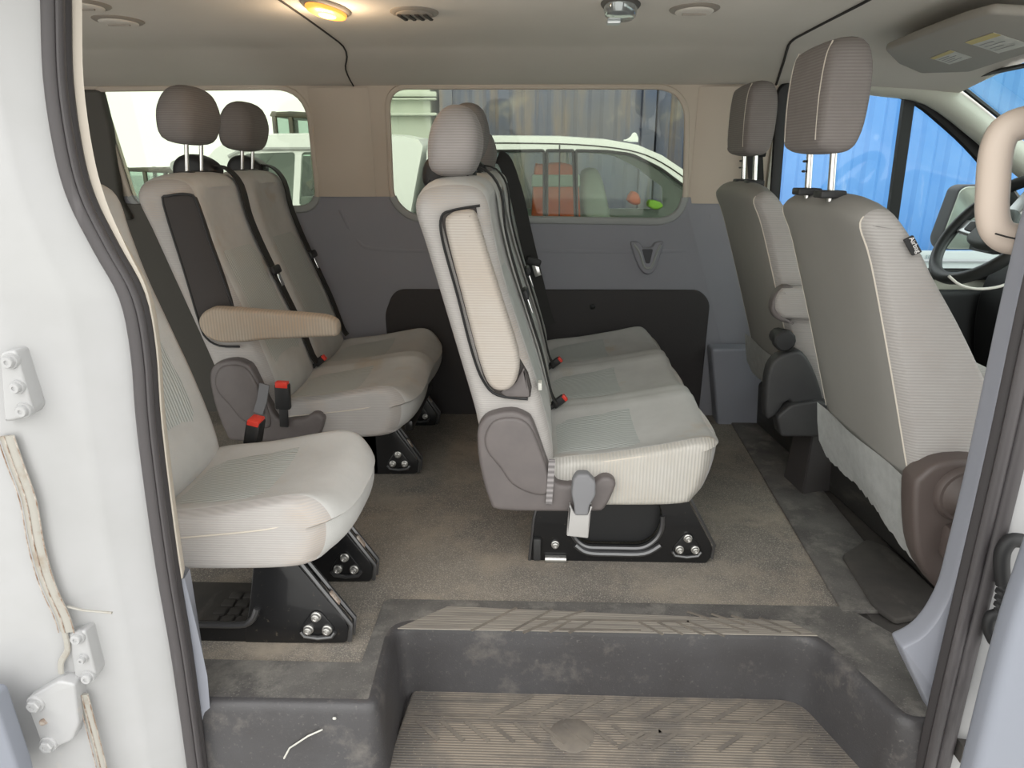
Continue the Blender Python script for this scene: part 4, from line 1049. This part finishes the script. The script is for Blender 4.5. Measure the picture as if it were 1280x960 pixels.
# coat hook / assist loop on the wall
hk = thing('coat_hook', 'grey Y shaped moulded hook on the wall under the big window', 'hook', (IY(808, 322, 3.0)[0], 3.0, .7))
yv = wy(.7)-.012
o1 = sm(T(3.0, (790, 303), (800, 304), (805, 310), (815, 310), (820, 304), (830, 303), (829, 312), (822, 334), (815, 343), (806, 343), (799, 334), (791, 313)), 3)
obj('body', P(o1, yv-.016, yv+.02, .009, nr=4), grey_m, hk)
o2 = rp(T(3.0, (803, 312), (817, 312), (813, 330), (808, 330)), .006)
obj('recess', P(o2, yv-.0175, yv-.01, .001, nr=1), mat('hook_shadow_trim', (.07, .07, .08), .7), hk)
obj('ridge', TB([(a, yv-.016, b) for a, b in sm(T(3.0, (793, 306), (800, 316), (806, 334), (812, 336), (816, 333), (822, 316), (827, 306)), 3, False)], .005, n=8), lip_grey, hk)
a, b = IY(741, 384, 3.01)
single('panel_stud', lathe(bmesh.new(), [(.013, 0), (.012, -.006), (.006, -.01), (.001, -.011)], (a, 3.024, b), 'y', 14), black_pl, 'small round black stud on the dark lower wall panel', 'stud')

# =================================================================== OUTSIDE
G = -.74
gb = loft(bmesh.new(), [[(-60, -40, G), (60, -40, G)], [(-60, 90, G), (60, 90, G)]])
single('ground', gb, concrete, 'pale concrete yard outside the van', 'ground', kind='structure', smooth=False)
obj_truck = thing('pickup_truck', 'white double cab pickup with canopy parked outside the far windows', 'pickup truck', (0, 6.6, G))
TY0, TY1 = 5.8, 7.45
def TT(*p): return T(TY0, *p)
def tmp_map(a, b, d):      # tumblehome: sides lean in above the sills
    k = max(0, (b-.55))*.16
    return (a, d+k if d < 6.6 else d-k, b)
cab_top = TT((532, 260), (531, 190), (534, 178), (545, 171), (600, 169), (700, 170), (760, 174), (800, 181), (830, 194), (862, 216), (885, 236))
cab = cab_top+[(1.75, .62), (2.9, .48), (3.05, .2), (3.05, -.40), (2.7, -.40), (2.55, -.02), (2.1, -.02), (1.95, -.42), (cab_top[0][0], -.42)]
wf = rp(TT((721, 188), (760, 189), (792, 193), (828, 211), (870, 243), (870, 277), (722, 277)), [.01, .01, .05, .05, .02, .02, .01])
wr_ = rp(TT((590, 189), (680, 188), (680, 277), (575, 277)), .02)
wp = rp(TT((684, 188), (717, 188), (719, 277), (684, 277)), .005)
for (d0, d1, nm) in ((TY0, TY0+.05, 'cab_side'), (TY1-.05, TY1, 'cab_side')):
    obj(nm, holed(bmesh.new(), cab, [wf, wr_, wp], d0, d1, tmp_map), paint_clean, obj_truck, smooth=False)
rows = [[tmp_map(x, z, TY0+.004) for x, z in cab[:14]], [tmp_map(x, z+.015, TY0+.3) for x, z in cab[:14]], [tmp_map(x, z+.015, TY1-.3) for x, z in cab[:14]], [tmp_map(x, z, TY1-.004) for x, z in cab[:14]]]
obj('roof', loft(bmesh.new(), rows), paint_clean, obj_truck)
for W, m_, nm in ((wf, truck_glass, 'front_side_glass'), (wr_, truck_dark, 'rear_side_glass'), (wp, truck_dark, 'pillar_cover')):
    obj(nm, holed(bmesh.new(), W, [], TY0+.02, TY0+.024, tmp_map), m_, obj_truck, smooth=False)
    obj('glass_seal', TB([tmp_map(x, z, TY0-.002) for x, z in W], .012, n=5, closed=True), gask, obj_truck)
obj('door_gap', TB([tmp_map(*IY(700, 181, TY0), TY0-.003), tmp_map(*IY(699, 277, TY0), TY0-.003), tmp_map(IY(699, 277, TY0)[0], -.3, TY0-.003)], .006, n=5), gask, obj_truck)
obj('roof_gutter', TB([tmp_map(x, z-.055, TY0-.003) for x, z in sm(cab_top[3:], 3, False)], .005, n=5), seam_m, obj_truck)
obj('seat_back', P(sm(TT((735, 280), (733, 225), (742, 212), (755, 215), (765, 245), (770, 290)), 3), 6.3, 6.8, .05), truck_in, obj_truck)
obj('cab_floor', BX((.6, 6.6, -.1), (2.6, 1.4, .5), .05), truck_in, obj_truck)
obj('antenna_fin', P(sm(TT((793, 178), (797, 176), (803, 172), (806, 167), (811, 168), (813, 180)), 2), 6.5, 6.56, .01, mp=lambda a, b, d: (a, d, b+.03)), paint_clean, obj_truck)
# canopy over the bed
can = TT((232, 300), (236, 240), (246, 205), (262, 186), (282, 173), (310, 168), (420, 167), (500, 170), (520, 174), (526, 182), (518, 230), (512, 270))
can2 = can+[(can[-1][0], -.40), (can[0][0], -.40)]
cw1 = rp(TT((300, 192), (364, 190), (364, 258), (286, 258)), .03); cw2 = rp(TT((372, 190), (470, 189), (466, 258), (372, 258)), .03)
for d0, d1 in ((TY0, TY0+.05), (TY1-.05, TY1)):
    obj('canopy_side', holed(bmesh.new(), can2, [cw1, cw2], d0, d1, tmp_map), paint_clean, obj_truck, smooth=False)
rows = [[tmp_map(x, z, TY0+.004) for x, z in can], [tmp_map(x, z+.02, TY0+.3) for x, z in can], [tmp_map(x, z+.02, TY1-.3) for x, z in can], [tmp_map(x, z, TY1-.004) for x, z in can]]
obj('canopy_roof', loft(bmesh.new(), rows), paint_clean, obj_truck)
for W in (cw1, cw2):
    obj('canopy_glass', holed(bmesh.new(), W, [], TY0+.02, TY0+.024, tmp_map), truck_glass, obj_truck, smooth=False)
obj('canopy_rail', TB([tmp_map(*p, TY0-.004) for p in sm(TT((280, 196), (300, 187), (330, 186), (480, 186)), 3, False)], .016, n=6), lip_grey, obj_truck)
obj('bed_load', BX((-1.7, 6.6, .15), (1.7, 1.3, 1.0), .05), mat('pale_load', (.5, .52, .5), .8), obj_truck)
for xx in (-1.75, 2.32):
    for yy in (5.9, 7.3):
        obj('wheel', lathe(bmesh.new(), [(.30, .11), (.36, .08), (.36, -.08), (.30, -.11), (.2, -.09), (.001, -.09)], (xx, yy, G+.36), 'y', 24), tyre_m, obj_truck)
# orange hi-vis jacket in the pickup glass, built as a solid form inside the cab
jk = thing('hi_vis_reflection', 'orange hi-vis jacket with grey band in the pickup glass, built as a solid form', 'reflection', (.2, 6.05, .6))
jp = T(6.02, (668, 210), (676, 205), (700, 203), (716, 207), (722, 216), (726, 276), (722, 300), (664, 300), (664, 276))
obj('body', P(sm(jp, 3), 6.0, 6.1, .05, ro=.02, nr=4), orange, jk)  # solid body stands in for a mirror image on the truck glass
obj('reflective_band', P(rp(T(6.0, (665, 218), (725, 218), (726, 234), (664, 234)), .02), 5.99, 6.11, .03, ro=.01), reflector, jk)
bm = P(sm(T(6.1, (784, 250), (790, 239), (798, 243), (800, 254), (792, 256)), 2), 6.05, 6.2, .03)  # small orange shape of no particular kind
single('orange_spot', bm, orange, 'small orange cloth on the dashboard side of the pickup cab', 'spot')
bm = P(sm(T(6.1, (810, 258), (812, 250), (824, 252), (828, 258), (820, 262)), 2), 6.05, 6.2, .02)  # small lime green shape of no particular kind
single('lime_patch', bm, lime, 'small lime green vest near the windscreen of the pickup cab', 'patch')
# containers
def container(name, label, x0, x1, y, h, m, frame=None):
    t = thing(name, label, 'shipping container', ((x0+x1)/2, y, G))
    pts = []; x = x0+.1; p_ = .28
    while x < x1-.1:
        for u, d in ((0, 0), (.07, 0), (.11, .03), (.20, .03), (.24, 0)):
            if x+u < x1-.1: pts.append((x+u, d))
        x += p_
    rows = [[(a, y+.03+d, z) for a, d in pts] for z in (G+.2, G+h-.1)]
    obj('corrugated_side', loft(bmesh.new(), rows), m, t, ang=20)
    for z in (G+.1, G+h-.06): obj('rail', BX(((x0+x1)/2, y+.05, z), (x1-x0, .12, .14), .01), m, t)
    for xx in (x0+.06, x1-.06): obj('corner_post', BX((xx, y+.05, G+h/2), (.14, .14, h), .01), m, t)
    obj('top', BX(((x0+x1)/2, y+1.25, G+h-.03), (x1-x0, 2.3, .04), .01), m, t)
    obj('back_side', BX(((x0+x1)/2, y+2.4, G+h/2), (x1-x0, .05, h-.05), .01), m, t)
    for xx in (x0+.03, x1-.03): obj('end_panel', BX((xx, y+1.25, G+h/2), (.04, 2.3, h-.1), .01), m, t)
    return t
CY = 8.1
xa = IY(551, 150, CY)[0]; xb = IY(818, 150, CY)[0]
container('shipping_container', 'faded dark blue corrugated container behind the pickup cab', xa, xb, CY, 3.0, cont_dark)
container('shipping_container', 'grey blue container end just right of the pickup roof', xb+.06, IY(905, 150, CY)[0], CY+.15, 3.0, cont_dark)
xb2 = IY(905, 150, CY)[0]
container('shipping_container', 'bright blue container seen through the driver door window', xb2+.3, 12, CY-.2, 3.5, cont_blue)
wx0, wx1 = IY(395, 150, 8.0)[0], IY(547, 150, 8.0)[0]
cw = thing('site_cabin', 'cream white site cabin with ridged top behind the pickup canopy', 'cabin', ((wx0+wx1)/2, 8, G))
obj('wall_panel', BX(((wx0+wx1)/2-.08, 9.2, .8), (wx1-wx0, 2.2, 3.0), .03), cont_white, cw)
for pa, pb, th in ((118, 124, .05), (124, 128, .02), (143, 148, .03)):
    z1 = IY(500, pa, 8.05)[1]
    obj('roof_ledge', BX(((wx0+wx1)/2, 8.06, z1), (wx1-wx0-.02, .10, th), .01), cont_white, cw)
# low white trailer board with lettering, beyond the driver door
zb1 = IY(1150, 313, 7.6)[1]; xb1 = IY(1155, 313, 7.6)[0]
tb = thing('trailer_board', 'white low trailer side with grey lettering in front of the blue container', 'trailer', (xb1+1, 7.6, G))
obj('side_board', BX((xb1+1.0, 7.6, zb1-.25), (5, .06, .5), .02), mat('trailer_paint', (.42, .46, .44), .5), tb)
obj('top_rail', TB([(xb1-1.5, 7.56, zb1-.10), (xb1+3.5, 7.56, zb1-.10)], .02, n=6), lip_grey, tb)
a, b = IY(1159, 324, 7.55)
text('lettering', 'KLINE', .11, basis((a, 7.555, b), Vector((1, 0, 0)), Vector((0, 0, 1)), Vector((0, -1, 0))), mat('grey_print', (.25, .3, .3), .6), tb, .004)
for sx in (-.8, 2.8): obj('wheel', lathe(bmesh.new(), [(.25, .08), (.3, .06), (.3, -.06), (.25, -.08), (.001, -.07)], (xb1+sx, 7.75, G+.3), 'y', 20), tyre_m, tb)
# wheeled machines behind the rear window
def loader(label, px0, px1, ptop, Y):
    xl, zt_ = IY(px0, ptop, Y); xr, _ = IY(px1, ptop, Y); w = xr-xl; xc = (xl+xr)/2
    t = thing('wheel_loader', label, 'loader', (xc, Y+.6, G))
    hc = min(1.5, (zt_-G)*.6)
    obj('cab_roof', P(rp([(xl-.05*w, zt_-.08), (xr+.05*w, zt_-.12), (xr+.02*w, zt_-.02), (xc, zt_), (xl, zt_-.01)], .03), Y, Y+1.2, .04), machine, t)
    for xx in (xl+.04, xl+.45*w, xr-.06):
        for yy in (Y+.05, Y+1.15):
            obj('cab_post', BX((xx, yy, zt_-hc/2), (.07, .07, hc), .01), machine, t)
    obj('cab_glass', BX((xc, Y+.08, zt_-hc/2), (w*.9, .02, hc-.1)), machine_glass, t)
    obj('operator_seat', BX((xc, Y+.6, zt_-hc*.72), (w*.35, .5, hc*.5), .06), tyre_m, t)
    obj('chassis', BX((xc-.1*w, Y+.6, (G+.45+zt_-hc)/2), (w*1.7, 1.1, max(.3, zt_-hc-G-.45)), .08), machine, t)
    obj('bonnet', BX((xc-.75*w, Y+.6, zt_-hc+.05), (w*.6, .9, .5), .08), machine, t)
    for xx in (xc-.7*w, xc+.7*w):
        for yy in (Y+.05, Y+1.15):
            obj('wheel', lathe(bmesh.new(), [(.35, .16), (.48, .12), (.48, -.12), (.35, -.16), (.001, -.12)], (xx, yy, G+.48), 'y', 22), tyre_m, t)
    obj('lift_arm', TB([(xc+.3*w, Y-.05, zt_-hc*.8), (xc+1.0*w, Y-.05, zt_-hc*.6), (xc+1.5*w, Y-.05, G+.4)], .07, n=4, square=True), machine, t)
    return t
loader('dark loader cab low in the corner of the rear side window', 154, 208, 209, 15.0)
loader('dark loader cab rising above the pickup canopy behind the headrests', 338, 390, 139, 12.5)
mt = thing('warning_beacon', 'small grey post with round lamp beside the pickup canopy', 'lamp post', (IY(224, 230, 9)[0], 9, G))
a, b = IY(222, 208, 9); a2, b2 = IY(228, 222, 9)
obj('post', TB([(a, 9, G), (a, 9, b-.1)], .05, n=8), machine, mt)
obj('lamp', lathe(bmesh.new(), [(.001, .05), (.07, .05), (.08, 0), (.07, -.05), (.03, -.06), (.001, -.04)], (a, 9, b), 'y', 20), lip_grey, mt)

# =================================================================== LIGHT
w = bpy.data.worlds.new('overcast_sky'); scene.world = w; w.use_nodes = True
nt = w.node_tree; N = nt.nodes; L = nt.links
bg = N['Background']; tcw = N.new('ShaderNodeTexCoord'); sx = N.new('ShaderNodeSeparateXYZ'); L.new(tcw.outputs['Generated'], sx.inputs[0])
cr_ = N.new('ShaderNodeValToRGB'); L.new(sx.outputs[2], cr_.inputs[0])
cr_.color_ramp.elements[0].position = 0; cr_.color_ramp.elements[0].color = (.93, .94, .88, 1)
cr_.color_ramp.elements[1].position = .7; cr_.color_ramp.elements[1].color = (1.0, 1.0, 1.0, 1)
nz = N.new('ShaderNodeTexNoise'); nz.inputs['Scale'].default_value = 2.2; nz.inputs['Detail'].default_value = 4
L.new(tcw.outputs['Generated'], nz.inputs['Vector'])
mr = N.new('ShaderNodeMapRange'); mr.inputs[1].default_value = .35; mr.inputs[2].default_value = .7; mr.inputs[3].default_value = .88; mr.inputs[4].default_value = 1.05
L.new(nz.outputs['Fac'], mr.inputs[0])
mx = N.new('ShaderNodeMix'); mx.data_type = 'RGBA'; mx.blend_type = 'MULTIPLY'; mx.inputs[0].default_value = 1
L.new(cr_.outputs[0], mx.inputs[6]); L.new(mr.outputs[0], mx.inputs[7]); L.new(mx.outputs[2], bg.inputs[0])
bg.inputs[1].default_value = 1.5
sun = bpy.data.lights.new('sun', 'SUN'); sun.energy = .35; sun.angle = math.radians(40); sun.color = (1, .97, .93)
so = bpy.data.objects.new('sun', sun); link(so); so.rotation_euler = (math.radians(48), 0, math.radians(-18))
pl = bpy.data.lights.new('dome_bulb', 'POINT'); pl.energy = 1.0; pl.color = (1, .74, .48); pl.shadow_soft_size = .03
po = bpy.data.objects.new('dome_bulb', pl); link(po); x, y, z = on_ceiling(408, 9); po.location = (x, y, z-.06)
scene.view_settings.view_transform = 'Standard'; scene.view_settings.look = 'None'; scene.view_settings.gamma = 1
scene.view_settings.use_curve_mapping = False
scene.view_settings.exposure = 0.76
scene.cycles.use_denoising = True
scene.cycles.max_bounces = 12
scene.cycles.diffuse_bounces = 6
scene.cycles.transparent_max_bounces = 16
scene.cycles.sample_clamp_indirect = 6
